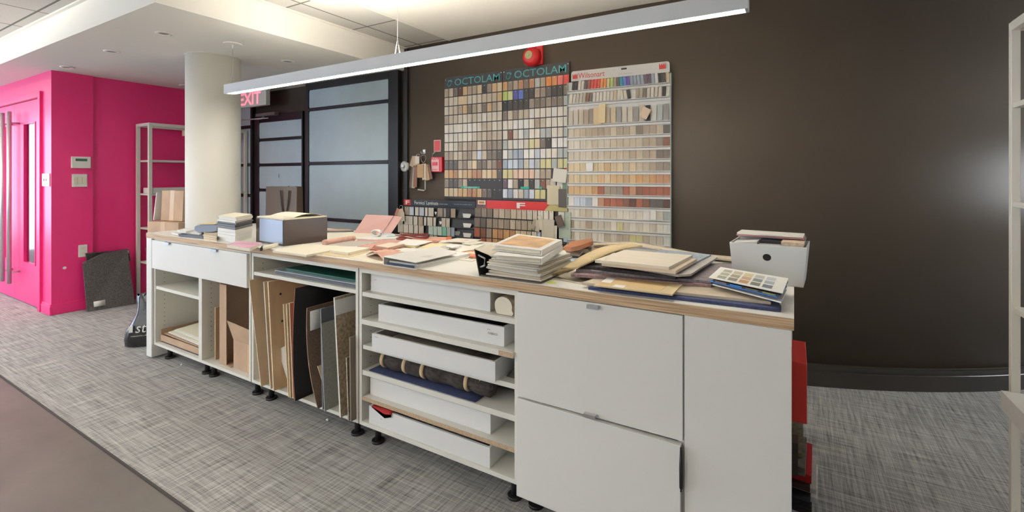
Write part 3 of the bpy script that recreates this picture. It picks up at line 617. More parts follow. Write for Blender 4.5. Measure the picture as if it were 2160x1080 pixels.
for px, py in ((591.5, 620), (595, 677)):
    Y = 1.70; X = Xat(px, Y); 
    # on the board face x at height z
    for it in range(6):
        z_ = Zat(px, py, Y); xa = Xat(578, 1.605); xb = Xat(566, 1.605); zt_ = Zat(566, 595, 1.605); X = xa+(xb-xa)*(z_-0.1235)/(zt_-0.1235); Y = Yat(px, X)
    m = MB(); m.disc((X+0.0008, Y, z_), 0.007, 12, 'x', 0.001); m.build('screw_hole', HOLE, b2)
upright('wood_strip', 'narrow pale wood strip standing right of the thick plywood', 'board', ((609, 833), (598, 642)), 0.006, 1.60, 1.78, [colm('pale_strip', (228, 205, 165)), PLYS])
upright('wood_strip', 'narrow cream wood strip beside the pale one', 'board', ((613, 835), (605, 642)), 0.007, 1.60, 1.80, [colm('cream_strip', (216, 190, 150)), PLYS])
upright('wood_strip', 'reddish wood strip touching the black board', 'board', ((619, 836), (611, 640)), 0.007, 1.605, 1.80, [colm('red_strip', (202, 150, 118)), PLYS])
m = MB(); a = WY(586, 737, 1.66); b = WY(601, 730, 1.66); m.hexa([(Xat(604, 1.66), 1.66, Zat(604, 795, 1.66)), (Xat(606, 1.66), 1.66, Zat(606, 800, 1.66)), (Xat(606, 1.66), 1.665, Zat(606, 800, 1.66)), (Xat(604, 1.66), 1.665, Zat(604, 795, 1.66))], [a, b, b+Vector((0, 0.004, 0)), a+Vector((0, 0.004, 0))])
tag(m.build('paper_sheet', PAPER), 'white paper corner between the thick plywood and wood strips', 'paper')
upright('black_board', 'tall black bowed board with red edge in the open cabinet', 'board', ((623, 846), (618, 735), (623, 608)), 0.005, 1.59, 2.02, [mat('matt_black', (22, 20, 20), 0.8), colm('red_brown_edge', (150, 80, 66))])
o = upright('carpet_sample', 'brown bowed carpet sample with barcode label', 'carpet sample', ((671, 846), (651, 760), (648, 650)), 0.006, 1.60, 1.98, [mat('brown_loop_carpet', (92, 74, 60), 0.95, 0.25, 90), mat('tan_backing', (150, 125, 100), 0.9)])
Y = 1.62; m = MB(); xa = Xat(650, 1.60)+0.003
m.grid([[(xa+0.0005, 1.61, Zat(650, 697, 1.61)), (xa+0.0005, 1.70, Zat(650, 697, 1.61))], [(xa, 1.61, Zat(650, 656, 1.61)), (xa, 1.70, Zat(650, 656, 1.61))]], (-0.001, 0, 0)); m.build('barcode_label', PAPER, o)
upright('grey_board', 'dark grey board standing right of the brown carpet', 'board', ((681, 843), (677, 652)), 0.005, 1.605, 1.90, [colm('mid_dark_grey', (92, 94, 96)), colm('lt_grey_edge', (150, 155, 160))])
upright('carpet_sample', 'grey-green felt carpet sample standing upright', 'carpet sample', ((685, 842), (678, 683)), 0.006, 1.60, 1.78, [mat('greygreen_felt', (150, 148, 136), 0.95, 0.12, 80), colm('lt_grey_edge', (150, 155, 160))])
m = MB(); p = WY(662, 775, 1.62); m.hexa([(-2.130, 1.64, 0.20), (-2.124, 1.64, 0.195), (-2.124, 1.80, 0.195), (-2.130, 1.80, 0.20)], [(p.x, 1.64, p.z), (p.x+0.006, 1.64, p.z), (p.x+0.006, 1.80, p.z), (p.x, 1.80, p.z)])
tag(m.build('wood_offcut', colm('pale_wood', (226, 205, 170))), 'small pale wood offcut leaning between brown and grey-green samples', 'offcut')
sp = mat('tan_scroll_vinyl', (176, 158, 132), 0.45, 0.35, 70, detail=2)
o = upright('vinyl_sample', 'large tan scroll-patterned sample with white label', 'sample board', ((719, 878), (706, 628)), 0.010, 1.60, 1.88, [sp, colm('white_face', (226, 222, 212))])
xa = Xat(707, 1.60); zz1 = Zat(706, 628, 1.60)
m = MB(); m.hexa([(xa+0.003, 1.602, zz1-0.09), (xa+0.0045, 1.602, zz1-0.09), (xa+0.0045, 1.73, zz1-0.09), (xa+0.003, 1.73, zz1-0.09)], [(xa+0.0005, 1.602, zz1-0.012), (xa+0.002, 1.602, zz1-0.012), (xa+0.002, 1.73, zz1-0.012), (xa+0.0005, 1.73, zz1-0.012)]); m.build('paper_label', PAPER, o)
m = MB(); m.hexa([(xa+0.003, 1.735, zz1-0.09), (xa+0.0045, 1.735, zz1-0.09), (xa+0.0045, 1.80, zz1-0.09), (xa+0.003, 1.80, zz1-0.09)], [(xa+0.0005, 1.735, zz1-0.012), (xa+0.002, 1.735, zz1-0.012), (xa+0.002, 1.80, zz1-0.012), (xa+0.0005, 1.80, zz1-0.012)]); m.build('black_label', BLK, o)
textmesh('C', 1.745, 1.775, zz1-0.068, zz1-0.038, xa+0.0052, PAPER, o, axis='x')
upright('carpet_strip', 'short ribbed brown carpet strip in front of the scroll sample', 'carpet sample', ((736, 880), (731.5, 755)), 0.008, 1.60, 1.66, [mat('ribbed_brown', (142, 122, 100), 0.9, 0.3, 80), mat('fuzzy_edge', (170, 160, 145), 0.95, 0.4, 150)])
upright('grey_strip', 'narrow taupe strip at the right side of the open cabinet', 'board', ((741, 881), (738.5, 712)), 0.008, 1.60, 1.70, colm('taupe', (132, 118, 104)))
m = MB(); m.box(Xat(690, 1.66), Xat(700, 1.66), 1.645, 1.70, 0.1235, 0.165); tag(m.build('paper_wad', PAPER), 'folded white paper at base of the grey-green sample', 'paper')
m = MB(); m.grid([[(-2.12+0.012*i, 2.03, 0.62+0.02*j) for j in range(6)] for i in range(10)], (0, 0.004, 0)); tag(m.build('floral_card', mat('floral_dark', (58, 56, 52), 0.4, 0.9, 60)), 'dark floral card at the back behind the brown carpet', 'card')
# green folder on top shelf
m = MB(); m.prism([(-2.60, 1.66, 0.769), (-1.90, 1.655, 0.769), (-1.90, 2.1, 0.769), (-2.58, 2.1, 0.769)], (0, 0, 0.014)); tag(m.build('grey_board', colm('slate_grey', (98, 102, 110))), 'slate grey board lying under the green folder', 'board')
m = MB(); m.prism([(-2.61, 1.665, 0.784), (-1.91, 1.66, 0.784), (-1.90, 2.1, 0.784), (-2.58, 2.1, 0.784)], (0, 0, 0.005)); tag(m.build('plastic_sleeve', colm('clear_sleeve', (176, 184, 190), 0.2)), 'translucent plastic sleeve between green folder and grey board', 'sleeve')
m = MB(); m.prism([(-2.56, 1.70, 0.790), (-1.93, 1.69, 0.790), (-1.90, 2.1, 0.790), (-2.55, 2.1, 0.790)], (0, 0, 0.010)); tag(m.build('green_folder', colm('dark_green', (24, 92, 74), 0.4)), 'dark green folder lying on the top shelf of the open cabinet', 'folder')
# ------------------------------------------------------------------ contents of open_cabinet 3 : trays
def tray(label, x0, x1, y0, z0, h, d=0.42, skew=0.0, text=None, fill=None):
    root = thing('white_tray', label, 'tray', ((x0+x1)/2, y0+d/2, z0), 'white trays on the island shelves'); t = 0.012
    def q(x, y): return (x, y+skew*(x-x0), )
    m = MB()
    def bxx(xa, xb, ya, yb, za, zb):
        m.hexa([q(xa,ya)+(za,), q(xb,ya)+(za,), q(xb,yb)+(za,), q(xa,yb)+(za,)], [q(xa,ya)+(zb,), q(xb,ya)+(zb,), q(xb,yb)+(zb,), q(xa,yb)+(zb,)])
    bxx(x0, x1, y0, y0+d, z0, z0+0.006); bxx(x0, x1, y0, y0+t, z0+0.006, z0+h); bxx(x0, x1, y0+d-t, y0+d, z0+0.006, z0+h)
    bxx(x0, x0+t, y0+t, y0+d-t, z0+0.006, z0+h); bxx(x1-t, x1, y0+t, y0+d-t, z0+0.006, z0+h); m.build('tray_body', mat('white_tray', (232, 231, 228), 0.4), root, bevel=0.0008)
    for tx, u0, u1, v0, v1 in (text or []):
        ya = y0+skew*((x1-x0)*u0)-0.0008; textmesh(tx, x0+(x1-x0)*u0, x0+(x1-x0)*u1, z0+h*v0, z0+h*v1, ya, mat('grey_ink', (110, 108, 105)), root, slope=skew)
    return root
tray('white tray on the top shelf under the worktop', -1.813, -1.10, 1.664, 0.7655, 0.085, text=[('sample', 0.03, 0.055, 0.66, 0.72)])
tray('white tray on the second shelf holding dark cloth', -1.737, -1.026, 1.642, 0.6345, 0.080, skew=0.02, text=[('BOX 2', 0.885, 0.91, 0.72, 0.78), ('FABRICS', 0.89, 0.955, 0.5, 0.62)])
tray('white tray on the third shelf holding pale sheets', -1.743, -1.042, 1.606, 0.5025, 0.080, skew=0.01, text=[('no samples', 0.02, 0.06, 0.80, 0.87)])
tray('white tray on the chipboard-edged fifth shelf', -1.822, -1.101, 1.668, 0.2465, 0.085, skew=0.0)
tray('white tray on the cabinet floor with red cloth inside', -1.80, -1.086, 1.64, 0.1225, 0.085, skew=0.0, text=[('m--', 0.11, 0.13, 0.45, 0.5)])
def lumpy(name, label, cat, x0, x1, y0, y1, z, h, mt, nx=30, ny=8, f=14, seed=0):
    m = MB(); g = []
    for i in range(nx+1):
        row = []
        for j in range(ny+1):
            x = x0+(x1-x0)*i/nx; y = y0+(y1-y0)*j/ny; e = min(1, min(i, nx-i)/2, min(j, ny-j)/1.0)
            row.append((x, y, z+0.004+e*(h*0.6+h*0.4*(noise.noise(Vector((x*f+seed, y*f, seed)))+0.3))))
        g.append(row)
    m.grid(g, 0); m.grid([[(x0, y0, z), (x0, y1, z)], [(x1, y0, z), (x1, y1, z)]])
    for rr in ([g[i][0] for i in range(nx+1)], [g[i][ny] for i in range(nx+1)], [g[0][j] for j in range(ny+1)], [g[nx][j] for j in range(ny+1)]):
        m.grid([rr, [(p[0], p[1], z) for p in rr]])
    return tag(m.build(name, mt), label, cat)
lumpy('dark_cloth', 'dark cloth folded inside the second-shelf tray', 'cloth', -1.72, -1.05, 1.68, 2.04, 0.6415, 0.055, mat('dark_wine_cloth', (40, 34, 35), 0.8, 0.3, 15), seed=3)
lumpy('pale_sheets', 'pale grey paper sheets inside the third-shelf tray', 'paper', -1.725, -1.25, 1.645, 2.0, 0.5095, 0.045, mat('pale_greige', (170, 162, 150), 0.7), f=3, seed=5)
lumpy('brown_swatches', 'brown fabric swatches at right end of the third-shelf tray', 'swatch', -1.24, -1.06, 1.645, 2.0, 0.5095, 0.045, mat('striped_brown', (112, 98, 90), 0.8, 0.6, 20), seed=9)
lumpy('grey_swatches', 'mottled grey swatches inside the bottom tray', 'swatch', -1.60, -1.20, 1.665, 2.02, 0.1295, 0.060, mat('mottled_grey', (120, 118, 112), 0.8, 0.5, 40), seed=12)
lumpy('charcoal_pad', 'charcoal pad at right end of the bottom tray', 'pad', -1.19, -1.10, 1.665, 2.02, 0.1295, 0.055, mat('charcoal', (60, 62, 66), 0.6), f=3, seed=14)
m = MB(); m.grid([[(-1.775+0.13*u/6, 1.632-0.006*(1 if v < 3 else 0)+0.045*v/5 if v > 1 else 1.634, 0.206+0.004-0.016*(2-v if v < 2 else 0)*(1-abs(u-4)/4.0)+0.004*math.sin(v)) for v in range(6)] for u in range(7)], 0.002)
tag(m.build('red_cloth', colm('deep_red_cloth', (176, 36, 34), 0.8)), 'red cloth flopping over left front edge of bottom tray', 'cloth')
# rolled cream carpet on top shelf
m = MB(); c = (-1.030, 1.655, 0.7665+0.037); n = 24
ring = lambda y: [(c[0]+0.042*math.cos(2*math.pi*k/n)+(0.012 if math.sin(2*math.pi*k/n) < -0.3 and math.cos(2*math.pi*k/n) > 0 else 0), y, c[2]+(0.036*math.sin(2*math.pi*k/n) if math.sin(2*math.pi*k/n) > 0 else -0.0362*min(1, 1.5*abs(math.sin(2*math.pi*k/n))))) for k in range(n+1)]
m.grid([ring(1.655), ring(2.05)]); m.add(ring(1.655)[:-1], [tuple(range(n))], 1); m.add(ring(2.05)[:-1], [tuple(range(n))], 1)
tag(m.build('carpet_roll', [mat('cream_tweed', (190, 172, 148), 0.95, 0.2, 60), PAPC]), 'cream carpet roll at right end of the top shelf', 'carpet roll')
# rugs on shelf 4
def rug_roll(name, label, y, z, x0, x1, r, mt, bands=(), sag=0.0):
    root = thing(name, label, 'rug', ((x0+x1)/2, y, z)); m = MB(); pts = []; rs = []
    N_ = 40
    for i in range(N_+1):
        x = x0+(x1-x0)*i/N_; pts.append((x, y+0.006*math.sin(i*0.8), z+r+0.0005)); rs.append(r*(1+0.06*math.sin(i*1.3)) if i not in (0, N_) else r*0.75)
    rs = [min(q, r) for q in rs]; m.tube(pts, rs, 24); m.build('roll', mt, root)
    for b in bands:
        q = MB(); xb = x0+(x1-x0)*b; q.tube([(xb-0.008, y, z+r+0.001), (xb+0.002, y, z+r+0.001), (xb+0.012, y, z+r+0.001)], [r*0.98, r*1.05, r*0.98], 24); q.build('cream_edge', mat('cream_hide_edge', (212, 186, 148), 0.9), root)
    return root
FUR = mat('dark_fur', (66, 60, 56), 0.95, 0.5, 30, (1, 3, 3), bump=0.6)
rug_roll('rug_roll', 'rolled dark brown fur rug with cream bands on the fourth shelf', 1.700, 0.3895, -1.76, -1.10, 0.042, FUR, (0.03, 0.25, 0.42, 0.80, 0.91))
m = MB(); m.grid([[(-1.60+0.09*i, 1.80+0.04*j, 0.405+0.055*math.sin(j/5*math.pi)*(0.7+0.3*math.sin(i))) for j in range(6)] for i in range(8)], 0.012); tag(m.build('fur_rug', FUR), 'dark fur rug folded behind the rolled rug', 'rug')
lumpy('blue_cloth', 'navy blue cloth under the rolled fur rug', 'cloth', -1.80, -1.16, 1.64, 1.80, 0.3785, 0.009, mat('navy_cloth', (52, 62, 98), 0.9, 0.2, 40), f=5, seed=2)
lumpy('grey_rug', 'grey tweed rug folded at right end of the third shelf', 'rug', -1.03, -0.966, 1.68, 2.05, 0.5025, 0.05, mat('grey_tweed', (88, 84, 80), 0.95, 0.4, 60), nx=6, seed=4)
# ------------------------------------------------------------------ flats on the worktop
def slab(name, label, cat, pts, zb, th, mt, group=None, parent=None, bevel=0, mtop=None):
    P = [Wz(x, y, zb+th) for x, y in pts]; m = MB()
    m.prism([p-Vector((0, 0, th)) for p in P], (0, 0, th), 0, 1 if mtop else None)
    o = m.build(name, [mt, mtop] if mtop else mt, parent, bevel=bevel)
    return tag(o, label, cat, group) if parent is None else o
T = TOP+0.0003
G1 = 'papers and samples spread on the worktop'
# far left
slab('paper_pad', 'white paper pad at the far left corner of worktop', 'paper', ((362, 491), (377, 488), (392, 490), (376, 494)), T, 0.008, PAPER, G1)
slab('grey_book', 'dark grey book at left end of the worktop', 'book', ((377, 494), (398, 488), (432, 492), (428, 499)), T, 0.016, colm('dark_slate', (92, 96, 104)), G1)
slab('magazine', 'white magazine with red print on the dark grey book', 'magazine', ((380, 489), (396, 484), (430, 489), (421, 493)), T+0.017, 0.008, PAPER, G1)
slab('paper_pad', 'thick white pad left of the blue-grey case', 'paper', ((374, 485), (392, 481), (410, 484), (392, 488)), T+0.026, 0.012, PAPER, G1)
root = thing('glasses_case', 'blue-grey rounded case with tan lid left of the book stack', 'case', tuple(Wz(434, 492, T)))
p = Wz(434, 482, T+0.054); m = MB()
prof = [(0.075*math.copysign(abs(math.cos(a))**0.5, math.cos(a)), 0.026*math.copysign(abs(math.sin(a))**0.7, math.sin(a))) for a in [2*math.pi*k/24 for k in range(24)]]
dirx = Vector((0.80, 0.6, 0)); m.prism([p+dirx*u+Vector((0, 0, v)) for u, v in prof], Vector((-0.06, 0.10, 0))); m.build('case_body', colm('blue_grey_case', (150, 165, 190), 0.3), root, bevel=0.002)
m = MB(); m.prism([p+dirx*u+Vector((0, 0, 0.0275)) for u in (-0.055, 0.055)]+[p+dirx*u+Vector((-0.06, 0.10, 0.0275)) for u in (0.055, -0.055)], (0, 0, 0.003)); m.build('case_lid', KRAFT, root)
for i in range(3): slab('kraft_sheet', ['lowest', 'middle', 'topmost'][i]+' tan card of the small pile left of the book stack', 'card', ((430-i, 503-4*i), (440, 493-4*i), (459, 494-4*i), (457, 507-4*i)), T+0.0085*i, 0.008, colm('tan_card%d' % i, (216-6*i, 198-4*i, 166)), G1)
# book stack
zc = T; bk = [(0.020, 'PAPER', 1.0), (0.020, 'PAPER', 0.99), (0.016, 'PAPER', 1.0), (0.022, 'PAPC', 0.98), (0.018, 'BLK', 1.03), (0.012, 'BLK', 1.02), (0.012, 'BLK', 1.03), (0.012, 'PAPER', 1.0), (0.014, 'PAPC', 0.98), (0.010, 'PAPC', 0.97)]
C0, L0, R0 = Wz(497, 512, T), Wz(459, 505, T), Wz(533, 501, T)
ev = (L0-C0); eu = (R0-C0); 
bn = ['bottom white book', 'second white book from bottom', 'third white book from bottom', 'cream book just under the black ones', 'lowest of the three black books', 'middle of the three black books', 'topmost of the three black books', 'white book resting on the black ones', 'cream book second from top', 'cream book topmost']
for i, (h, mm, s) in enumerate(bk):
    jit = Vector((random.uniform(-.004, .004), random.uniform(-.004, .004), 0)); base = C0+jit+Vector((0, 0, zc-T))
    q = [base, base+eu*s, base+eu*s+ev*s, base+ev*s]
    root = thing('book', bn[i]+' in the worktop stack', 'book', tuple(base), 'stacked books on the worktop')
    cv = {'PAPER': PAPER, 'PAPC': PAPC, 'BLK': BLK}[mm]
    m = MB(); m.prism(q, (0, 0, 0.0018)); m.prism([v+Vector((0, 0, h-0.0018)) for v in q], (0, 0, 0.0018)); m.build('cover', cv, root)
    k = 0.985; cc = (q[0]+q[2])/2; m = MB(); m.prism([cc+(v-cc)*k+Vector((0, 0, 0.0019)) for v in q], (0, 0, h-0.0038)); m.build('pages', PAPER if mm != 'BLK' else colm('grey_pages', (120, 120, 122)), root)
    zc += h+0.0004
slab('paper_sheet', 'white sheets under the pink magazine before book stack', 'paper', ((457, 507), (500, 503), (560, 509), (523, 519)), T-0.0001, 0.0012, PAPER, G1) if False else None
slab('magazine', 'thick magazine with pink and purple cover before the book stack', 'magazine', ((479, 516), (500, 508), (552, 512), (527, 524)), T, 0.017, PAPC, G1, mtop=mat('pink_purple_cover', (226, 168, 190), 0.3, 0.35, 14))
root = thing('paper_roll', 'cream rolled papers with black elastic band beside black box', 'paper roll', tuple(Wz(565, 522, T)))
a, b = Wz(548, 523, T+0.02), Wz(586, 514, T+0.02); m = MB(); m.hexa([a+Vector((0,0,-0.0195)), b+Vector((0,0,-0.0195)), b+Vector((-0.05, 0.04, -0.0195)), a+Vector((-0.05, 0.04, -0.0195))], [a, b, b+Vector((-0.045, 0.035, 0.004)), a+Vector((-0.045, 0.035, 0.004))]); m.build('papers', PAPC, root, bevel=0.006)
d = (b-a); a2 = a+d*0.0; b2_ = a+d*0.16; o_ = Vector((0, 0, 0.001)); m = MB(); m.hexa([a2+Vector((0.001,-0.001,-0.0195)), b2_+Vector((0.001,-0.001,-0.0195)), b2_+Vector((-0.052, 0.042, -0.0195)), a2+Vector((-0.052, 0.042, -0.0195))], [a2+Vector((0.001,-0.001,0.001)), b2_+Vector((0.001,-0.001,0.001)), b2_+Vector((-0.047, 0.037, 0.0055)), a2+Vector((-0.047, 0.037, 0.0055))]); m.build('elastic_band', BLK, root, bevel=0.005)
# black glossy box
C1, L1, R1 = Wz(598, 519.5, T), Wz(540, 510, T), Wz(690.5, 508.5, T)
R1 = C1+(R1-C1); hB = 0.155; bev = L1-C1; beu = R1-C1
root = thing('black_storage_box', 'glossy black storage box with cream papers on lid', 'box', tuple(C1)); U = Vector((0, 0, 1))
m = MB(); m.prism([C1, C1+beu, C1+beu+bev, C1+bev], U*hB); m.build('box_body', BLKG, root, bevel=0.002)
m = MB(); m.prism([C1+U*(hB+0.0005)+bev*0.0+beu*0.01, C1+U*(hB+0.0005)+beu*0.99, C1+U*(hB+0.0005)+beu*0.99+bev*0.98, C1+U*(hB+0.0005)+bev*0.98+beu*0.01], U*0.008); m.build('paper_liner', PAPC, root)
nv = beu.cross(bev).normalized()
e1 = Vector((beu.y, -beu.x, 0)).normalized(); fl = Vector((-bev.y, bev.x, 0)).normalized()
if fl.dot(-beu) < 0: fl = -fl
m = MB(); m.prism([C1+fl*0.0012+bev*0.02+U*0.012, C1+fl*0.0012+bev*0.85+U*0.012, C1+fl*0.0012+bev*0.85+U*(hB-0.004), C1+fl*0.0012+bev*0.02+U*(hB-0.004)], fl*0.001); m.build('end_label', colm('pale_blue_label', (168, 186, 214), 0.25), root)
q = C1+U*(hB+0.009)
m = MB(); m.grid([[q+beu*(0.25+0.7*i/8)+bev*(0.05+0.85*j/3)+U*(0.001+0.018*math.sin(math.pi*i/8)) for j in range(4)] for i in range(9)], 0.001); tag(m.build('paper_sheet', PAPC), 'bowed cream paper sheet lying on the black storage box', 'paper')
# black paper bag
c = Vector((Xat(600, 2.33), 2.33, T)); dx = Vector((0.92, 0.40, 0)).normalized(); dy = Vector((-0.40, 0.92, 0)).normalized()
root = thing('paper_gift_bag', 'glossy black paper carrier bag standing behind the black box', 'bag', tuple(c)); wv = 0.132; dpt = 0.05; hh = 0.335
BG = mat('glossy_black_paper', (78, 65, 56), 0.2, coat=0.5, bump=0.08, scale=6)
m = MB(); P = lambda u, v, z_: c+dx*u+dy*v+U*z_
bot = [P(-wv,-dpt,0), P(wv,-dpt,0), P(wv,dpt,0), P(-wv,dpt,0)]; top = [P(-wv,-dpt*.8,hh), P(wv,-dpt*.8,hh), P(wv,dpt*.8,hh), P(-wv,dpt*.8,hh)]
m.add(bot+top, [(0,3,2,1),(0,1,5,4),(1,2,6,5),(2,3,7,6),(3,0,4,7)]); m.build('bag_body', BG, root)
m = MB(); m.tube([P(0.0+0.075*k/8+0.0, -dpt-0.004+0.0*k, hh-0.03-0.20*math.sin(math.pi*k/8)**0.7) for k in range(9)], 0.005, 8); m.build('handle', mat('black_ribbon', (14, 12, 12), 0.7), root)
m = MB(); m.tube([P(0.01+0.065*k/8, dpt*.8, hh+0.002-0.02*math.sin(math.pi*k/8)) for k in range(9)], 0.004, 8); m.build('handle', mat('black_ribbon', (14, 12, 12), 0.7), root)
# brown board at back
slab('brown_board', 'tan board with dark edge at the worktop rear beside the black box', 'board', ((690, 487), (692, 483), (738, 483.5), (746, 486)), T, 0.012, colm('slate_grey', (98, 102, 110)), G1, mtop=colm('tan_top', (198, 160, 128)))
# cream boards
slab('cream_board', 'large cream board in front of the black storage box', 'board', ((575, 528.5), (640, 514), (740, 520), (646, 538)), T, 0.010, PAPC, G1)
slab('kraft_sheet', 'kraft paper sheet under the thick cream sample', 'paper', ((667, 536), (705, 526), (792, 528), (735, 543.5)), T, 0.001, KRAFT, G1)
slab('white_strip', 'long white sheet along worktop front under the pink fabric', 'paper', ((736, 544), (765, 537), (860, 549), (826, 559)), T, 0.002, PAPC, G1)
slab('cream_sample', 'thick cream sample block on the kraft sheet', 'sample', ((695, 527.5), (737, 519.5), (781, 522.5), (735, 533)), T+0.0015, 0.014, colm('warm_cream', (232, 226, 206)), G1)
slab('pink_fabric', 'large dusty pink fabric spread on the middle of worktop', 'fabric', ((745, 512), (760, 502), (850, 507), (862, 516), (800, 530), (760, 524)), T, 0.003, PFAB, G1)
slab('grey_sheet', 'grey sheet with white border beside the pink roll', 'sheet', ((680, 514), (735, 507), (800, 510), (742, 520)), T+0.0035, 0.003, colm('warm_white', (238, 235, 228)), G1, mtop=colm('mid_greige', (178, 170, 160)))
a, b = Wz(683, 512, T+0.018), Wz(747, 502, T+0.018); m = MB(); nn = 12; m.tube([a.lerp(b, k/nn)+U*(0.001*math.sin(k*2)) for k in range(nn+1)], [0.0165+0.0008*math.sin(k*2.5) for k in range(nn+1)], 20); 
o = m.build('pink_fabric_roll', mat('ribbed_pink', (206, 164, 148), 0.8, 0.15, 40, (1, 1, 1))); tag(o, 'small ribbed pink fabric roll beside the grey sheet', 'fabric roll')
slab('sample_slab', 'small beige sample block with brown underside near the pink fabric', 'sample', ((791, 518.5), (822, 511.5), (853, 514.5), (819, 522.5)), T+0.010, 0.013, colm('rose_brown', (182, 146, 128)), G1, mtop=colm('warm_beige', (222, 206, 186)))
slab('red_fabric', 'brick red fabric under the small beige sample block', 'fabric', ((781, 526), (790, 517), (850, 519), (815, 530)), T+0.004, 0.005, colm('brick', (156, 92, 74), 0.9), G1)
# pink folder with white cable
P0, P1 = Wz(746, 491.5, T), Wz(805, 493, T)
t0 = Vector((Xat(765, 2.52), 2.52, Zat(765, 464, 2.52))); t1 = Vector((Xat(824, 2.52), 2.52, Zat(824, 466, 2.52)))
root = thing('pink_folder', 'dusty pink folder propped up at rear of the worktop', 'folder', tuple((P0+P1)/2))
t0 = P0+Vector((0.02, 0.10, 0.13)); t1 = P1+Vector((0.03, 0.09, 0.125)); vv = Vector((0, 0.003, 0))
m = MB(); m.hexa([P0, P1, P1+vv, P0+vv], [t0, t1, t1+vv, t0+vv]); m.build('front_cover', colm('dusty_pink_card', (196, 154, 148)), root)
m = MB(); P3 = P1+Vector((0.06, 0.03, 0)); m.hexa([P1+vv*2, P3, P3+vv, P1+vv*3], [t1+vv*2, t1+Vector((0.055, 0.03, -0.01)), t1+Vector((0.055, 0.033, -0.01)), t1+vv*3]); m.build('back_cover', colm('dusty_pink_card', (196, 154, 148)), root)
m = MB(); c = Wz(797, 491, T+0.03)
for k in range(5): m.tube([c+Vector((0.042*math.cos(a)*(1-0.06*k), 0.006*k-0.02, 0.020*math.sin(a)+0.0)) for a in [2*math.pi*i/20 for i in range(21)]], 0.004, 6, cap=False)
tag(m.build('coiled_cable', PAPER), 'coiled white cable leaning on the pink folder', 'cable')
slab('blue_sheet', 'pale blue sheet beside the pink folder', 'sheet', ((803, 494.5), (812, 491.5), (830, 492.5), (829, 495.5)), T, 0.004, colm('pale_blue_sheet', (196, 212, 224)), G1)
# paper field rear middle
slab('large_plan_sheet', 'large cream plan sheet across the rear worktop', 'paper', ((692, 504), (692, 492), (745, 491), (850, 495), (858, 500), (750, 505)), T, 0.002, PAPC, G1)
slab('printed_sheet', 'white printed sheet curling beside the sunglasses', 'paper', ((745, 503), (800, 495), (848, 496), (835, 503), (790, 505)), T+0.003, 0.003, colm('printed_white', (226, 226, 222)), G1)
slab('colour_strip', 'pale green and white colour strip by the dark laminate display', 'paper', ((815, 499), (826, 494), (850, 495), (846, 499)), T+0.007, 0.002, colm('pale_green_grey', (202, 214, 204)), G1)
m = MB(); cc = Wz(868, 500, T+0.012)
for k, (sx, sy) in enumerate(((0.14, 0.05), (0.12, 0.035), (0.10, 0.055))):
    m.tube([cc+Vector((sx*math.cos(a)+0.02*k, sy*math.sin(a), 0.007*k+0.003+0.006*math.sin(2*a))) for a in [2*math.pi*i/24 for i in range(25)]], 0.0035, 6, cap=False)
tag(m.build('leather_cord', colm('dark_red_leather', (122, 46, 44), 0.4)), 'dark red leather cord looped on the rear worktop', 'cord')
slab('red_leather_scrap', 'small dark red leather scrap by the looped cord', 'leather', ((836, 504), (845, 500), (870, 503), (858, 507)), T+0.004, 0.004, colm('dark_red_leather2', (138, 56, 52), 0.5), G1)
slab('salmon_sample', 'long salmon sample beside the looped cord', 'sample', ((866, 505), (880, 499), (945, 500), (940, 506)), T, 0.010, colm('salmon', (220, 166, 144)), G1)
slab('orange_block', 'small orange block at the rear of worktop', 'sample', ((941, 502), (944, 499), (953, 499.5), (951, 503)), T+0.0105, 0.010, colm('burnt_orange', (206, 110, 64)), G1)
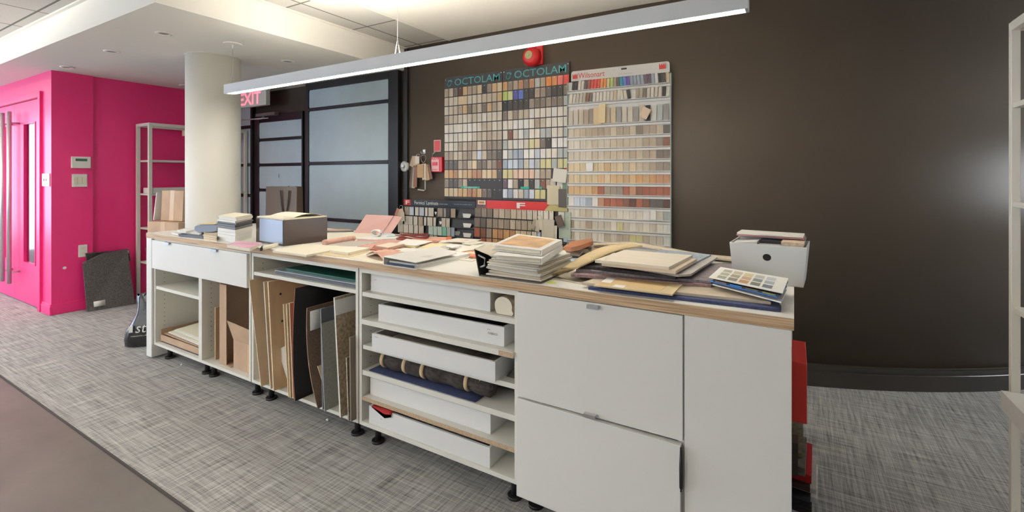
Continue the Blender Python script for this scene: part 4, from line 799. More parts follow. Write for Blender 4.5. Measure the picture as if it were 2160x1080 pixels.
PAPS = [
 ('white_card', 'large white card over pink fabric in worktop middle', ((832, 515), (858, 503.5), (912, 509), (878, 518)), 0.012, 0.003, (238, 234, 226)),
 ('pink_scrap', 'rose-brown scrap right of the large white card', ((880, 516), (908, 508), (928, 508), (905, 515)), 0.004, 0.004, (176, 128, 118)),
 ('white_board', 'white board nearest the dark laminate display', ((930, 508), (965, 502), (1015, 505), (985, 511)), 0.010, 0.004, (236, 230, 218)),
 ('beige_patch', 'beige patch beside white board near dark display', ((956, 509), (975, 505), (990, 506), (975, 510.5)), 0.0145, 0.0015, (226, 210, 192)),
 ('cream_board', 'cream board lying before the white board', ((975, 513), (1000, 508), (1021, 510), (995, 515)), 0.004, 0.006, (228, 222, 206)),
 ('wood_sample', 'pale yellow wood sample in the paper spread', ((885, 521), (912, 512.5), (960, 515.5), (920, 528)), 0.006, 0.006, (224, 208, 160)),
 ('wood_sample', 'small yellow wood chip under the large white card', ((852, 518), (858, 515), (885, 517), (874, 521)), 0.004, 0.006, (222, 202, 150)),
 ('grey_sheet', 'long pale grey sheet behind the white open binder', ((840, 531), (865, 523), (942, 526), (905, 533)), 0.012, 0.003, (222, 218, 210)),
 ('white_sample', 'small white sample tile in the paper spread', ((934, 518), (950, 515.5), (973, 518), (955, 522)), 0.0135, 0.006, (240, 236, 230)),
 ('cream_sheet', 'long cream sheet with printed mark by the black binder', ((958, 528), (995, 517), (1024, 514), (1000, 526), (972, 531)), 0.008, 0.003, (232, 226, 212)),
 ('white_label_card', 'white card strip right of the pale yellow wood sample', ((915, 528), (940, 522), (948, 524), (925, 530)), 0.0125, 0.003, (230, 226, 222)),
 ('orange_sample', 'burnt orange sample left of the black binder', ((955, 534), (965, 529), (1000, 528.5), (985, 535)), 0.003, 0.004, (206, 132, 96)),
 ('brick_sample', 'brick orange sample tight against the black binder', ((990, 540), (992, 535), (1006, 536), (1006, 542)), 0.003, 0.008, (206, 128, 100)),
 ('beige_sample', 'beige sample edge behind the burnt orange one', ((972, 534), (985, 531), (1004, 531), (1000, 535)), 0.009, 0.004, (226, 204, 172)),
 ('pale_sheet', 'pale sheet by the black binder front left', ((945, 540), (965, 535), (995, 539), (985, 545)), 0.0002, 0.002, (226, 228, 220)),
 ('white_swatch', 'small white swatch bar before the black binder', ((958, 546), (962, 543), (1003, 548), (996, 551)), 0.0002, 0.003, (232, 226, 210)),
 ('grey_tile_strip', 'grey printed strip lying on the open white binder', ((838, 541), (870, 533), (935, 530), (905, 542)), 0.036, 0.002, (206, 204, 198)),
 ('striped_sheet', 'striped black and white sheet near the pale wood sample', ((910, 526), (925, 523), (945, 522), (932, 528)), 0.016, 0.001, (150, 146, 140)),
 ('cream_offcut', 'cream offcut between kraft sheet and pink fabric', ((775, 531), (790, 527), (815, 530), (800, 536)), 0.0012, 0.003, (232, 224, 200)),
 ('white_offcut', 'white offcut left of the rose-brown scrap', ((812, 530), (842, 524), (870, 527), (846, 532)), 0.0098, 0.002, (236, 230, 218)),
]
for n_, lb, pts_, dz_, th_, c_ in PAPS: slab(n_, lb, 'sample' if 'sample' in n_ else 'paper', pts_, T+dz_, th_, colm('c_%d_%d_%d' % c_, c_), G1)
# folded pink fabric
m = MB(); q0, q1, q2, q3 = Wz(772, 540, T+0.004), Wz(812, 552, T+0.004), Wz(858, 534, T+0.004), Wz(815, 527, T+0.004)
g = []
for i in range(13):
    u = i/12; row = []
    for j in range(9):
        v = j/8; p = q0.lerp(q1, v).lerp(q3.lerp(q2, v), u); h = 0.030*math.sin(math.pi*min(1, v*1.0+0.05))*(1-0.75*u)+0.006*noise.noise(Vector((u*4, v*4, 2)))+0.004
        row.append(p+U*max(0.002, h))
    g.append(row)
m.grid(g, 0.003); m.grid([[q0.lerp(q1, v) - U*0.0035+U*0.001 for v in (0, 1)], [q3.lerp(q2, v)-U*0.0035+U*0.001 for v in (0, 1)]]); tag(m.build('folded_fabric', mat('salmon_leather', (200, 156, 138), 0.75, 0.1, 30)), 'folded salmon fabric with arched fold left of the white binder', 'fabric')
# ------------------------------------------------------------------ binders
def binder(label, top, ztop, thick, picture=None, spine='right', name='ring_binder', cov=None, wedge=0.0):
    """top: px quad (front-left, front-right, back-right, back-left)"""
    P = [Wz(x, y, ztop) for x, y in top]; cov = cov or mat('white_vinyl', (236, 233, 226), 0.3)
    root = thing(name, label, 'binder', tuple(P[0]-U*thick))
    FL, FR, BR, BL = P; t = 0.003
    m = MB(); m.prism([p-U*t for p in P], U*t); m.prism([p-U*thick for p in P], U*t)
    d = ((FL-FR)+(BL-BR)).normalized()*0.004
    m.prism([FR-U*(thick-t), FR+d-U*(thick-t), BR+d-U*(thick-t), BR-U*(thick-t)], U*(thick-2*t)); m.build('cover', cov, root, bevel=0.0012)
    c = (P[0]+P[1]+P[2]+P[3])/4; m = MB(); m.prism([c+(p-c)*0.90-U*(thick-t-0.0005) for p in P], U*(thick-2*t-0.004)); m.build('pages', PAPC, root)
    if picture:
        m = MB(); m.prism([c+(p-c)*picture[1]+U*0.0003 for p in P], U*0.0005); m.build('cover_picture', picture[0], root)
    return root
# open white binder front middle
A = [Wz(x, y, T+0.004) for x, y in ((808, 557.5), (878, 567.5), (1003, 539), (940, 530))]
root = thing('open_binder', 'white binder lying half open at worktop front edge', 'binder', tuple(A[0]))
WV = mat('white_vinyl', (236, 233, 226), 0.3)
m = MB(); m.prism([p-U*0.004 for p in A], U*0.004); m.build('back_cover', WV, root, bevel=0.001)
B = [A[0]+U*0.034, A[1]+U*0.026+(A[2]-A[1])*0.0, A[2]+(A[1]-A[2])*0.35+U*0.030, A[3]+(A[0]-A[3])*0.15+U*0.036]
m = MB(); m.prism(B, U*0.0035); m.build('front_cover', WV, root, bevel=0.001)
m = MB(); s = (A[1]-A[0]).normalized()*0.006; m.prism([A[0]+U*0.0005, A[0]+s+U*0.0005, A[3]+s+U*0.0005, A[3]+U*0.0005], U*0.032); m.build('spine', WV, root, bevel=0.001)
fa = (A[1]-A[0]); fn = Vector((fa.y, -fa.x, 0)).normalized()*0.001; m = MB(); m.prism([A[0]+fa*.12-fn*3+U*.0025, A[0]+fa*.93-fn*3+U*.0025, A[0]+fa*.93+fn*0.5+U*.0025, A[0]+fa*.12+fn*0.5+U*.0025], U*0.010); m.build('inside_print', colm('navy_print', (44, 58, 84)), root)
cc = (A[0]+A[1]+A[2]+A[3])/4; m = MB(); m.prism([cc+(p-cc)*0.88+U*0.0005 for p in A], U*0.014); m.build('pages', PAPER, root)
# large black binder with pages
BX0, BX1, BY0, BY1 = -1.128, -0.842, 1.628, 1.955
root = thing('black_binder', 'large open black binder stuffed with cream pages on the worktop', 'binder', ((BX0+BX1)/2, (BY0+BY1)/2, T))
m = MB(); m.box(BX0, BX1, BY0, BY1, T, T+0.004); m.build('bottom_cover', mat('dark_taupe_card', (92, 82, 72), 0.5), root)
m = MB(); m.hexa([(BX0-0.004, BY0, T), (BX0, BY0, T), (BX0, BY1, T), (BX0-0.004, BY1, T)], [(BX0-0.036, BY0+0.01, T+0.108), (BX0-0.032, BY0+0.01, T+0.108), (BX0-0.032, BY1, T+0.108), (BX0-0.036, BY1, T+0.108)]); m.build('spine', BLK, root)
m = MB(); m.tube([(BX0-0.005, BY0+0.012, T+0.035), (BX0+0.02, BY0+0.004, T+0.045), (BX0+0.022, BY0+0.004, T+0.075), (BX0-0.015, BY0+0.012, T+0.085)], 0.004, 8); m.build('ring_mechanism', STEEL, root)
np_ = 9
for i in range(np_):
    z0_ = T+0.006+i*0.0078; sag = 0.012*(1-i/np_); m = MB(); g = []
    x0_ = BX0+0.022+0.006*math.sin(i*1.7)+0.002*i; x1_ = BX1-0.004-0.010*math.sin(i*2.1)**2-0.001*i
    for k in range(9):
        u = k/8; x = x0_+(x1_-x0_)*u; zz = z0_+0.012*(1-u)**2*(1 if i < 3 else 0.3)*(i/3 if i < 3 else 1)+0.0; g.append([(x, BY0+0.012+0.01*math.sin(i), zz+0.0055), (x, BY1-0.004, zz+0.0055)])
    m.grid(g, 0.0050); m.build('page_bundle', colm(['pg0', 'pg1', 'pg2'][i % 3], [(222, 214, 196), (206, 194, 170), (232, 228, 218)][i % 3]), root)
m = MB(); cvr = [(BX0-0.036, 0.1085), (BX0+0.035, 0.090), (BX0+0.05, 0.0835), (BX0+0.22, 0.0835)]; m.grid([[(x, BY0+0.01, T+z+0.003), (x, BY1, T+z+0.003)] for x, z in cvr], 0.003, smooth=False)
m.build('top_cover', colm('greige_card', (206, 198, 180)), root)
binder('lower white ring binder resting on the black binder', ((1040, 537), (1143, 545), (1187, 517), (1092, 502)), 1.036, 0.024)
PIC = mat('tan_landscape_print', (206, 166, 122), 0.35, 0.35, 11, detail=3)
binder('upper white ring binder with tan landscape picture on cover', ((1037, 516), (1143, 527.5), (1186, 505.5), (1091, 493)), 1.060, 0.0225, (PIC, 0.80))
m = MB(); q = Wz(1163, 595.5, T+0.0006); m.disc((q.x, q.y, T), 0.019, 24, 'z', 0.0006); tag(m.build('sticker_dot', colm('lime_dot', (222, 232, 110))), 'round lime yellow sticker on the worktop front edge', 'sticker')
# ------------------------------------------------------------------ right part of worktop
slab('cream_tile_pile', 'cream tile block carrying the brown wood mouldings', 'sample', ((1194, 526), (1200, 517), (1246, 516), (1240, 525)), T, 0.028, colm('cream_tiles', (222, 206, 178)), G1)
slab('wood_moulding', 'lower brown wood moulding nearest the white binders', 'moulding', ((1187, 522), (1196, 515), (1222, 512), (1219, 522)), T+0.029, 0.014, colm('tan_wood', (190, 134, 92), 0.5), G1)
slab('wood_moulding', 'upper reddish brown wood moulding pointing at the white display', 'moulding', ((1192, 520), (1204, 509), (1249, 503), (1251, 508), (1226, 517), (1205, 522)), T+0.044, 0.022, colm('reddish_wood', (164, 106, 72), 0.5), G1)
slab('purple_cloth', 'small purple cloth behind the upper white binder', 'cloth', ((1187, 514), (1193, 510), (1203, 510), (1196, 515)), T+0.0435, 0.012, colm('plum', (122, 78, 88), 0.8), G1) if False else None
slab('blue_fabric', 'pale blue denim sample under the white tiles', 'fabric', ((1193, 548), (1196, 541), (1245, 530), (1262, 533), (1215, 552)), T, 0.006, mat('pale_blue_denim', (168, 182, 198), 0.9, 0.15, 80), G1)
slab('white_tile', 'white tile sample stacked on the pale blue denim', 'sample', ((1193, 537), (1207, 528), (1232, 527), (1222, 538)), T+0.0105, 0.006, colm('tile_white', (226, 220, 210), 0.25), G1)
slab('dark_tile', 'dark-edged tile beneath the white tile sample', 'sample', ((1193, 542), (1204, 536), (1236, 534), (1222, 543)), T+0.0065, 0.0035, colm('tile_dark', (66, 66, 74), 0.3), G1)
m = MB(); q = Wz(1238, 532, T); m.grid([[q+Vector((0.05*u/8*1.0-0.01, 0.10*v/4, 0.012+0.022*math.sin(u*0.9)**2+0.008*math.sin(v+u))) for v in range(5)] for u in range(9)], 0.0015); tag(m.build('crumpled_paper', PAPER), 'crumpled white paper beside the cork strip', 'paper')
slab('pink_board', 'dull pink board behind the cork strip', 'board', ((1247, 524), (1258, 520), (1290, 520), (1268, 528)), T+0.020, 0.012, colm('dull_rose', (190, 158, 138)), G1)
slab('grey_roll_end', 'white sheet under the long curved felt strip', 'paper', ((1252, 519), (1262, 513), (1300, 515), (1290, 521)), T+0.036, 0.004, colm('off_white2', (224, 220, 212)), G1)
# carpets stack
GC = 'carpet samples stacked on the right of the worktop'
slab('greige_board', 'greige board lying flat under the carpet stack', 'board', ((1145, 583), (1215, 572), (1300, 588), (1240, 601)), T, 0.003, colm('greige_flat', (186, 178, 160)), GC)  # one even greige colour, the board's own
slab('navy_carpet', 'navy blue carpet sample at worktop front edge', 'carpet sample', ((1241, 605), (1290, 589), (1640, 633), (1648, 646), (1647, 652)), T, 0.010, mat('navy_pile', (62, 70, 104), 0.95, 0.3, 90), GC)
slab('beige_carpet', 'beige backed carpet sample under the kraft envelope', 'carpet sample', ((1228, 595.5), (1270, 582), (1560, 606), (1626, 636.5)), T+0.0105, 0.009, mat('beige_backing', (198, 184, 164), 0.9, 0.08, 60), GC)
slab('rose_carpet', 'dusty rose carpet sample at bottom of the tall stack', 'carpet sample', ((1204, 578), (1245, 556), (1560, 575), (1500, 601)), T+0.020, 0.010, mat('rose_pile', (142, 118, 118), 0.95, 0.3, 90), GC)
slab('mauve_carpet', 'grey mauve carpet sample with visible pile in the stack', 'carpet sample', ((1215, 568), (1262, 545), (1558, 558), (1500, 593)), T+0.0305, 0.010, mat('mauve_pile', (132, 124, 128), 0.95, 0.25, 80), GC)
slab('charcoal_carpet', 'charcoal carpet sample in middle of the tall stack', 'carpet sample', ((1232, 560), (1280, 536), (1480, 545), (1425, 583)), T+0.041, 0.012, mat('charcoal_pile', (60, 56, 58), 0.95, 0.35, 90), GC)
slab('light_grey_carpet', 'light grey carpet sample with cut corner near stack top', 'carpet sample', ((1330, 563), (1400, 535), (1514, 542), (1457, 578), (1430, 579.5)), T+0.0535, 0.008, mat('light_grey_pile', (176, 172, 168), 0.95, 0.2, 80), GC)
slab('blue_grey_carpet', 'blue grey carpet sample just under the wood boards', 'carpet sample', ((1330, 552), (1395, 526), (1500, 537), (1440, 566)), T+0.062, 0.006, mat('bluegrey_pile', (150, 160, 172), 0.95, 0.2, 80), GC)
slab('wood_board', 'lower pale wood board on the carpet stack', 'board', ((1269, 554), (1330, 532), (1470, 546), (1425, 571)), T+0.0685, 0.012, mat('pale_ash_board2', (214, 198, 176), 0.5, 0.06, 3, (1, 8, 1)), GC)
slab('wood_board', 'upper pale ash board on top of the carpet stack', 'board', ((1255, 548), (1317, 527), (1461, 538), (1411, 563)), T+0.081, 0.011, mat('pale_ash_board', (228, 218, 200), 0.45, 0.05, 3, (1, 8, 1)), GC)
# kraft envelope
root = slab('kraft_envelope', 'kraft envelope with white address labels on beige carpet', 'envelope', ((1252, 601), (1300, 580.5), (1442, 597), (1418, 621)), T+0.020, 0.005, KRAFT)
slab('address_label', None, None, ((1268, 594.5), (1287, 581), (1307, 581.5), (1288, 597)), T+0.0252, 0.0006, PAPER, parent=root)
slab('postage_label', None, None, ((1291, 604.5), (1298, 600), (1320, 602), (1315, 607)), T+0.0252, 0.0006, PAPER, parent=root)
slab('envelope_flap', None, None, ((1262, 598.5), (1303, 582), (1420, 594), (1395, 612)), T+0.0251, 0.0004, mat('kraft_flap', (206, 178, 130), 0.7), parent=root)
# curved strips
def ribbon(name, label, cat, keys, th, mt, group=None):
    """keys: list of ((px,py,z) near edge, (px,py,z) far edge)"""
    n_ = 8; g = []
    A_ = [Wz(*k[0]) for k in keys]; B_ = [Wz(*k[1]) for k in keys]
    def cr(P, i, u):
        p0 = P[max(i-1, 0)]; p1 = P[i]; p2 = P[i+1]; p3 = P[min(i+2, len(P)-1)]
        return 0.5*((2*p1)+(p2-p0)*u+(2*p0-5*p1+4*p2-p3)*u*u+(3*p1-p0-3*p2+p3)*u**3)
    for i in range(len(keys)-1):
        for k in range(n_+(1 if i == len(keys)-2 else 0)):
            u = k/n_; g.append([cr(A_, i, u), cr(B_, i, u)])
    m = MB(); m.grid(g, th); return tag(m.build(name, mt), label, cat, group)
ribbon('cork_strip', 'tan cork strip arching over left side of the carpet stack', 'strip', [((1180, 577, .936), (1164, 577, .936)), ((1215, 564, .972), (1190, 562, .972)), ((1260, 545, 1.000), (1236, 535, 1.000)), ((1305, 527, 1.012), (1280, 518.5, 1.012)), ((1355, 518, 1.012), (1330, 513, 1.012))], 0.006, mat('tan_cork', (206, 184, 142), 0.8, 0.06, 30))
ribbon('felt_strip', 'long beige felt strip arching across the rear of worktop', 'strip', [((1250, 515, .972), (1256, 512, .972)), ((1290, 514, .980), (1292, 510.5, .980)), ((1345, 516, .990), (1340, 510, .990)), ((1400, 526, .985), (1400, 520, .985)), ((1470, 539, .968), (1475, 534, .968)), ((1545, 548, .946), (1548, 541, .946))], 0.008, mat('beige_felt', (204, 190, 168), 0.9, 0.08, 50))
# colour card and brochures
def tilted(name, label, cat, pts, th, mt, group=None, parent=None, bevel=0):
    P = [Wz(*p) for p in pts]; m = MB(); m.prism([p-U*th for p in P], U*th); o = m.build(name, mt, parent, bevel=bevel)
    return (tag(o, label, cat, group) if parent is None else o), P
_, P = tilted('brochure', 'lowest white brochure under the colour sample card', 'brochure', ((1503, 599, .957), (1545, 585, .957), (1660, 610, .953), (1648, 637, .953)), 0.004, PAPER, G1)
_, P = tilted('brochure', 'blue-edged brochure between colour card and the white brochure', 'brochure', ((1497, 592, .966), (1540, 578, .966), (1660, 603, .962), (1640, 626, .962)), 0.004, colm('bright_blue', (66, 130, 210)), G1)
o, P = tilted('swatch_folder', 'black swatch folder with photo strip beneath the colour card', 'folder', ((1504, 590, .975), (1540, 566, .975), (1662, 592, .973), (1646, 623, .973)), 0.006, colm('dark_grey_card', (48, 48, 54)), G1)
e = (P[3]-P[0]); nrm = Vector((e.y, -e.x, 0)).normalized()
for i, c_ in enumerate(((120, 104, 100), (48, 130, 205), (110, 96, 66), (128, 132, 70))):
    a = P[0]+e*(0.04+0.24*i)+nrm*0.0006; b = P[0]+e*(0.04+0.24*i+0.18)+nrm*0.0006
    m = MB(); m.prism([a-U*0.0055, b-U*0.0055, b-U*0.0005, a-U*0.0005], nrm*0.0006); m.build('photo_chip', colm('pc%d' % i, c_), o)
root, P = tilted('colour_sample_card', 'white card printed with rows of muted colour swatches', 'colour card', ((1495, 585, .982), (1520, 563, .985), (1663, 587, .983), (1651, 618.5, .980)), 0.0015, PAPER)
SW = [[(178, 178, 162), (176, 180, 160), (158, 162, 146)], [(190, 184, 160), (164, 156, 134), (140, 136, 120)], [(212, 192, 140), (196, 162, 124), (176, 128, 92)], [(180, 184, 184), (124, 134, 136), (118, 120, 108)], [(192, 196, 200), (166, 174, 182), (112, 120, 132)]]
SW[2] = [(214, 196, 146), (198, 168, 132), (190, 148, 110)]
for i in range(5):
    for j in range(3):
        u0 = 0.10+0.158*i; v0 = 0.10+0.27*(2-j)
        if i == 3 and j == 2: pass
        def Q(u, v): return P[0].lerp(P[3], u).lerp(P[1].lerp(P[2], u), v)+U*0.0004
        m = MB(); m.prism([Q(u0, v0), Q(u0+0.125, v0), Q(u0+0.125, v0+0.2), Q(u0, v0+0.2)], U*0.0003); m.build('colour_swatch', colm('sw%d%d' % (i, j), SW[i][j]), root)
# white storage bin with contents
ctr = Vector((-0.095, 2.255, T))
ex = Vector((.998, -.060, 0)).normalized(); ey = Vector((.060, .998, 0)).normalized(); Lb = 0.240; Db = 0.20; hb = 0.152
a = Vector((.030, 2.075, 0))-ex*Lb
org = a+U*T
root = thing('white_storage_bin', 'white plastic storage bin full of samples at right end of worktop', 'bin', tuple(org+ex*Lb/2+ey*Db/2))
BINM = mat('white_bin_plastic', (226, 228, 226), 0.35)
def BP(u, v, z_, fl_=0.0):  # taper outwards
    k = 1+0.11*z_/hb; return org+ex*(Lb/2+(u-Lb/2)*k)+ey*(Db/2+(v-Db/2)*k)+U*z_
m = MB(); t = 0.005
m.hexa([BP(0,0,0), BP(Lb,0,0), BP(Lb,Db,0), BP(0,Db,0)], [BP(0,0,.004), BP(Lb,0,.004), BP(Lb,Db,.004), BP(0,Db,.004)])
for (u0, u1, v0, v1) in ((0, Lb, 0, t), (0, Lb, Db-t, Db), (0, t, t, Db-t), (Lb-t, Lb, t, Db-t)):
    m.hexa([BP(u0,v0,.004), BP(u1,v0,.004), BP(u1,v1,.004), BP(u0,v1,.004)], [BP(u0,v0,hb), BP(u1,v0,hb), BP(u1,v1,hb), BP(u0,v1,hb)])
m.build('bin_body', BINM, root, bevel=0.0012)
m = MB(); zc_ = hb*0.68; ring = []
pts_ = [BP(Lb/2+0.0135*math.cos(k*math.pi/12), 0, zc_+0.0135*math.sin(k*math.pi/12)) - ey*0.0006 for k in range(24)]
m.prism(pts_, -ey*0.0004); m.build('finger_hole', mat('dark_hole_in_bin', (40, 34, 30), 0.9), root)
def inbin(name, label, u0, u1, v0, v1, z0_, z1_, c_, tilt=0.0, var=0.0):
    m = MB(); m.hexa([BP(u0,v0,z0_), BP(u1,v0,z0_), BP(u1,v1,z0_), BP(u0,v1,z0_)], [BP(u0,v0,z1_)+ex*0, BP(u1,v0,z1_+tilt), BP(u1,v1,z1_+tilt), BP(u0,v1,z1_)])
    tag(m.build(name, mat('ib_'+name+str(c_[0]), c_, 0.6, var, 60)), label, 'sample', 'samples in the white storage bin')
inbin('white_swatch_block', 'crumpled white swatches at left inside the storage bin', 0.010, 0.088, 0.012, 0.11, 0.01, 0.150, (214, 212, 208), 0.010)
inbin('black_folder', 'black folder in middle of the storage bin', 0.092, 0.158, 0.06, 0.12, 0.01, 0.162, (40, 38, 44))
inbin('grey_swatch_block', 'grey swatches in front of the black folder in storage bin', 0.092, 0.158, 0.012, 0.055, 0.01, 0.150, (150, 148, 150))
inbin('wood_chip_set', 'bundle of striped wood chips at right in the storage bin', 0.162, 0.228, 0.012, 0.11, 0.01, 0.166, (206, 186, 160), 0.0, 0.3)
inbin('red_sleeve', 'flat red-edged sleeve lying across top of the storage bin', 0.012, 0.225, 0.085, 0.185, 0.171, 0.176, (206, 140, 138), -0.001)
inbin('white_sleeve', 'white paper pack topmost on the storage bin', 0.015, 0.222, 0.08, 0.19, 0.1775, 0.184, (226, 222, 216), -0.001)
inbin('grey_sleeve', 'grey sleeve lowest across rear of the storage bin', 0.012, 0.228, 0.123, 0.19, 0.160, 0.169, (160, 160, 162), 0.0)
# ------------------------------------------------------------------ wall sample displays
PAL = dict(a=(224,216,200), b=(208,198,180), c=(194,180,158), d=(170,154,134), e=(148,134,120), f=(122,110,98), h=(96,90,84), k=(62,58,54), m=(36,34,36),
  l=(214,194,158), o=(202,170,128), p=(196,152,104), q=(182,136,104), r=(156,92,70), u=(122,82,64), v=(92,62,52), w=(232,228,220), x=(204,212,222), y=(160,170,182), z=(180,184,180),
  Y=(212,204,150), P=(222,190,164), G=(184,204,112), J=(204,208,150), B=(84,84,160), C=(92,118,196), O=(222,142,76), N=(228,152,92), S=(224,124,112), R=(218,78,66), T=(128,196,172), t=(194,212,202), V=(104,86,98), M=(218,216,208),
  g=(150,146,142), i=(40,150,170), j=(96,72,150))
CN = dict(a='off-white', b='light beige', c='beige', d='greige', e='taupe', f='grey-brown', h='dark taupe', k='charcoal', m='black', l='pale oak', o='light oak', p='honey oak', q='tan brown', r='reddish brown', u='brown', v='dark walnut',
  w='white', x='cool white', y='blue-grey', z='light grey', Y='pale yellow', P='peach', G='lime green', J='pale lime', B='indigo blue', C='bright blue', O='orange', N='light orange', S='salmon', R='red', T='teal green', t='pale mint', V='plum grey', M='speckled white', g='mid grey', i='turquoise', j='violet')
ORD = 'first second third fourth fifth sixth seventh eighth ninth tenth eleventh twelfth thirteenth fourteenth fifteenth sixteenth seventeenth eighteenth nineteenth twentieth twenty-first twenty-second twenty-third twenty-fourth twenty-fifth twenty-sixth twenty-seventh twenty-eighth twenty-ninth thirtieth'.split()
CM = {}
def chipmesh(w_, h_, t_, tabw=0.008):
    k = (round(w_, 4), round(h_, 4), round(t_, 4), tabw)
    if k not in CM:
        m = MB(); m.box(-w_/2, w_/2, -t_, 0, -h_, 0)
        if tabw: m.box(-tabw/2, tabw/2, -t_-0.0008, -t_-0.0001, -0.0095, -0.0065, 1)
        o = m.build('chip_proto', [CHIP, PAPER if tabw < 0.0085 else BLK], org=(0, 0, 0)); CM[k] = o.data; bpy.data.objects.remove(o)
    return CM[k]
def chip(x, y, z, w_, h_, t_, code, label, group, rz=0.0, ry=0.0, rx=0.0, tabw=0.008, name='laminate_chip', cat='sample chip'):
    o = bpy.data.objects.new(name, chipmesh(w_, h_, t_, tabw)); sc.collection.objects.link(o); ORG[o.name] = Vector((x, y, z))
    o.location = (x, y, z); o.rotation_euler = (rx, ry, rz)
    c = lin(PAL[code]); k = random.uniform(0.94, 1.05); o.color = (min(1, c[0]*k), min(1, c[1]*k), min(1, c[2]*k), 1)
    return tag(o, label, cat, group)
# --- two teal lettered boards
TEAL = colm('teal_letter', (72, 160, 160), 0.4)
BRD = mat('charcoal_board', (58, 56, 58), 0.5)
def teal_board(side, x0, x1, rows, ztop=2.232, zb=1.140):
    root = thing('sample_board', '%s charcoal laminate sample board headed with large teal lettering' % side, 'sample board', ((x0+x1)/2, 3.39, zb), 'teal-lettered sample boards')
    m = MB(); m.box(x0, x1, 3.384, 3.398, zb, ztop); m.build('backing_board', BRD, root)
    w_ = x1-x0
    textmesh('OCTOLAM', x0+w_*0.185, x0+w_*0.955, 2.150, 2.212, 3.3832, TEAL, root, bold=0.004)
    m = MB(); cx = x0+w_*0.10; pts = [(cx+0.024*math.cos(a)*(1-0.10*a/6.3), 3.3828, 2.178+0.026*math.sin(a)+0.010*math.cos(a)) for a in [k*0.35 for k in range(19)]]
    pts += [(cx-0.006, 3.3828, 2.205), (cx-0.022, 3.3828, 2.200)]
    m.tube(pts, 0.0035, 6); m.build('swirl_logo', TEAL, root)
    m = MB()
    for q in (x0+0.012, x1-0.012): m.disc((q, 3.3838, ztop-0.018), 0.004, 10, 'y', 0.002)
    m.build('screw_head', PAPER, root)
    m = MB(); m.box(x0, x1, 3.379, 3.3838, zb-0.008, zb+0.002); m.build('bottom_ledge', BLK, root)
    p = w_/12; rp = (2.130-1.148)/12
    for r_, s in enumerate(rows):
        c = 0
        while c < 12:
            ch = s[c]
            wide = 2 if c+1 < 12 and s[c+1] == '<' else 1
            if ch not in '.<':
                zt_ = 2.130-rp*r_
                lb = '%s swatch, %s in the %s row of the %s teal-lettered board' % (CN[ch], ORD[c], ORD[r_], side)
                chip(x0+p*(c+wide/2), 3.3825, zt_, p*wide-0.0065, rp-0.0085, 0.003, ch, lb, 'swatches on the %s teal-lettered board' % side, ry=random.uniform(-.012, .012), name='hanging_swatch', cat='hanging swatch')
            elif ch == '.':
                m = MB(); m.box(x0+p*(c+.5)-0.005, x0+p*(c+.5)+0.005, 3.3815, 3.3836, 2.130-rp*r_-0.010, 2.130-rp*r_-0.006); m.build('empty_peg', PAPER, root)
            c += wide
    return root
xa, xb, xc = -2.735, -2.112, -1.500
teal_board('left', xa, xb-0.002, ['dcfvoddl.eol', 'cbbl<bbbccco', 'bccdofdcfodc', 'dccbbbcbabbb', 'aaa<awaaccab', 'aaaaaabccdcc', 'babdcddbdeee', 'ddccdecxcffh', 'hhhdeclffdeu', 'opqlooqqlloh', 'ehhec.......', 'lllooqqofh..'])
teal_board('right', xb+0.002, xc, ['pedqfqzdONSR', 'GJBCkkdehkkf', 'mkkkkeffeffz', 'fceccMaaawaa', 'aawwwadcaaaa', 'aubwzaazzabz', 'zbMabYlfkwww', 'wzyywwxwaazz', 'yxxybxzYYzYJ', 'YYPPPPbdd...', 'Vwdmdkzud...', 'xyMbyxYY....'])
for i, (px0, px1, py, lb) in enumerate(((972, 1012, 395, 'left long teal product tag clipped below the chips'), (1098, 1116, 396, 'middle small teal product tag clipped below the chips'), (1137, 1143, 396, 'right tiny teal product tag clipped below the chips'))):
    Y = 3.376; X0, X1 = Xat(px0, Y), Xat(px1, Y); Z = Zat(px0, py, Y); m = MB(); m.box(X0, X1, Y, Y+0.001, Z-0.009, Z+0.009); o = m.build('product_tag', colm('bright_teal', (30, 166, 140), 0.4)); tag(o, lb, 'tag', 'teal product tags')
    if i == 0: textmesh('PRODUCT', X0+0.04, X1-0.03, Z-0.005, Z+0.005, Y-0.0006, PAPER, o)
# hanging bunches at the lower right of the right board
def hang(name, label, px, py, w_, h_, c_, Y, ry=0.0, t=0.003, cat='sample'):
    X = Xat(px, Y); Z = Zat(px, py, Y); m = MB(); ca, sa = math.cos(ry), math.sin(ry)
    def q(u, v): return (X+u*ca+v*sa, Y, Z-u*sa+v*ca)
    m.prism([q(-w_/2, -h_), q(w_/2, -h_), q(w_/2, 0), q(-w_/2, 0)], (0, t, 0)); m.disc((q(0, -0.008)[0], Y-0.0001, q(0, -0.008)[2]), 0.003, 8, 'y', 0.0008)
    return tag(m.build(name, colm('hg_%d_%d_%d' % c_, c_, 0.5)), label, cat, 'loose samples hung over the display boards')
hang('sample_plaque', 'large cream square sample hanging at bottom right of teal boards', 1167, 391, 0.108, 0.152, (206, 194, 164), 3.352)
hang('sample_plaque', 'dark taupe square sample hanging beside the cream one', 1190, 399, 0.098, 0.140, (84, 78, 74), 3.347)
hang('sample_plaque', 'off-white tilted sample bundle over right teal board edge', 1182, 356, 0.115, 0.105, (216, 210, 196), 3.350, 0.12, 0.012)
hang('sample_plaque', 'red narrow sample behind the off-white tilted bundle', 1196, 354, 0.032, 0.10, (200, 40, 46), 3.366, 0.05)
hang('sample_plaque', 'green striped sample peeking beside the dark taupe square', 1192, 378, 0.05, 0.085, (108, 132, 110), 3.368, -0.05)
hang('sample_plaque', 'white thin sample above the dark taupe square', 1181, 383, 0.05, 0.075, (226, 222, 214), 3.372, 0.05)
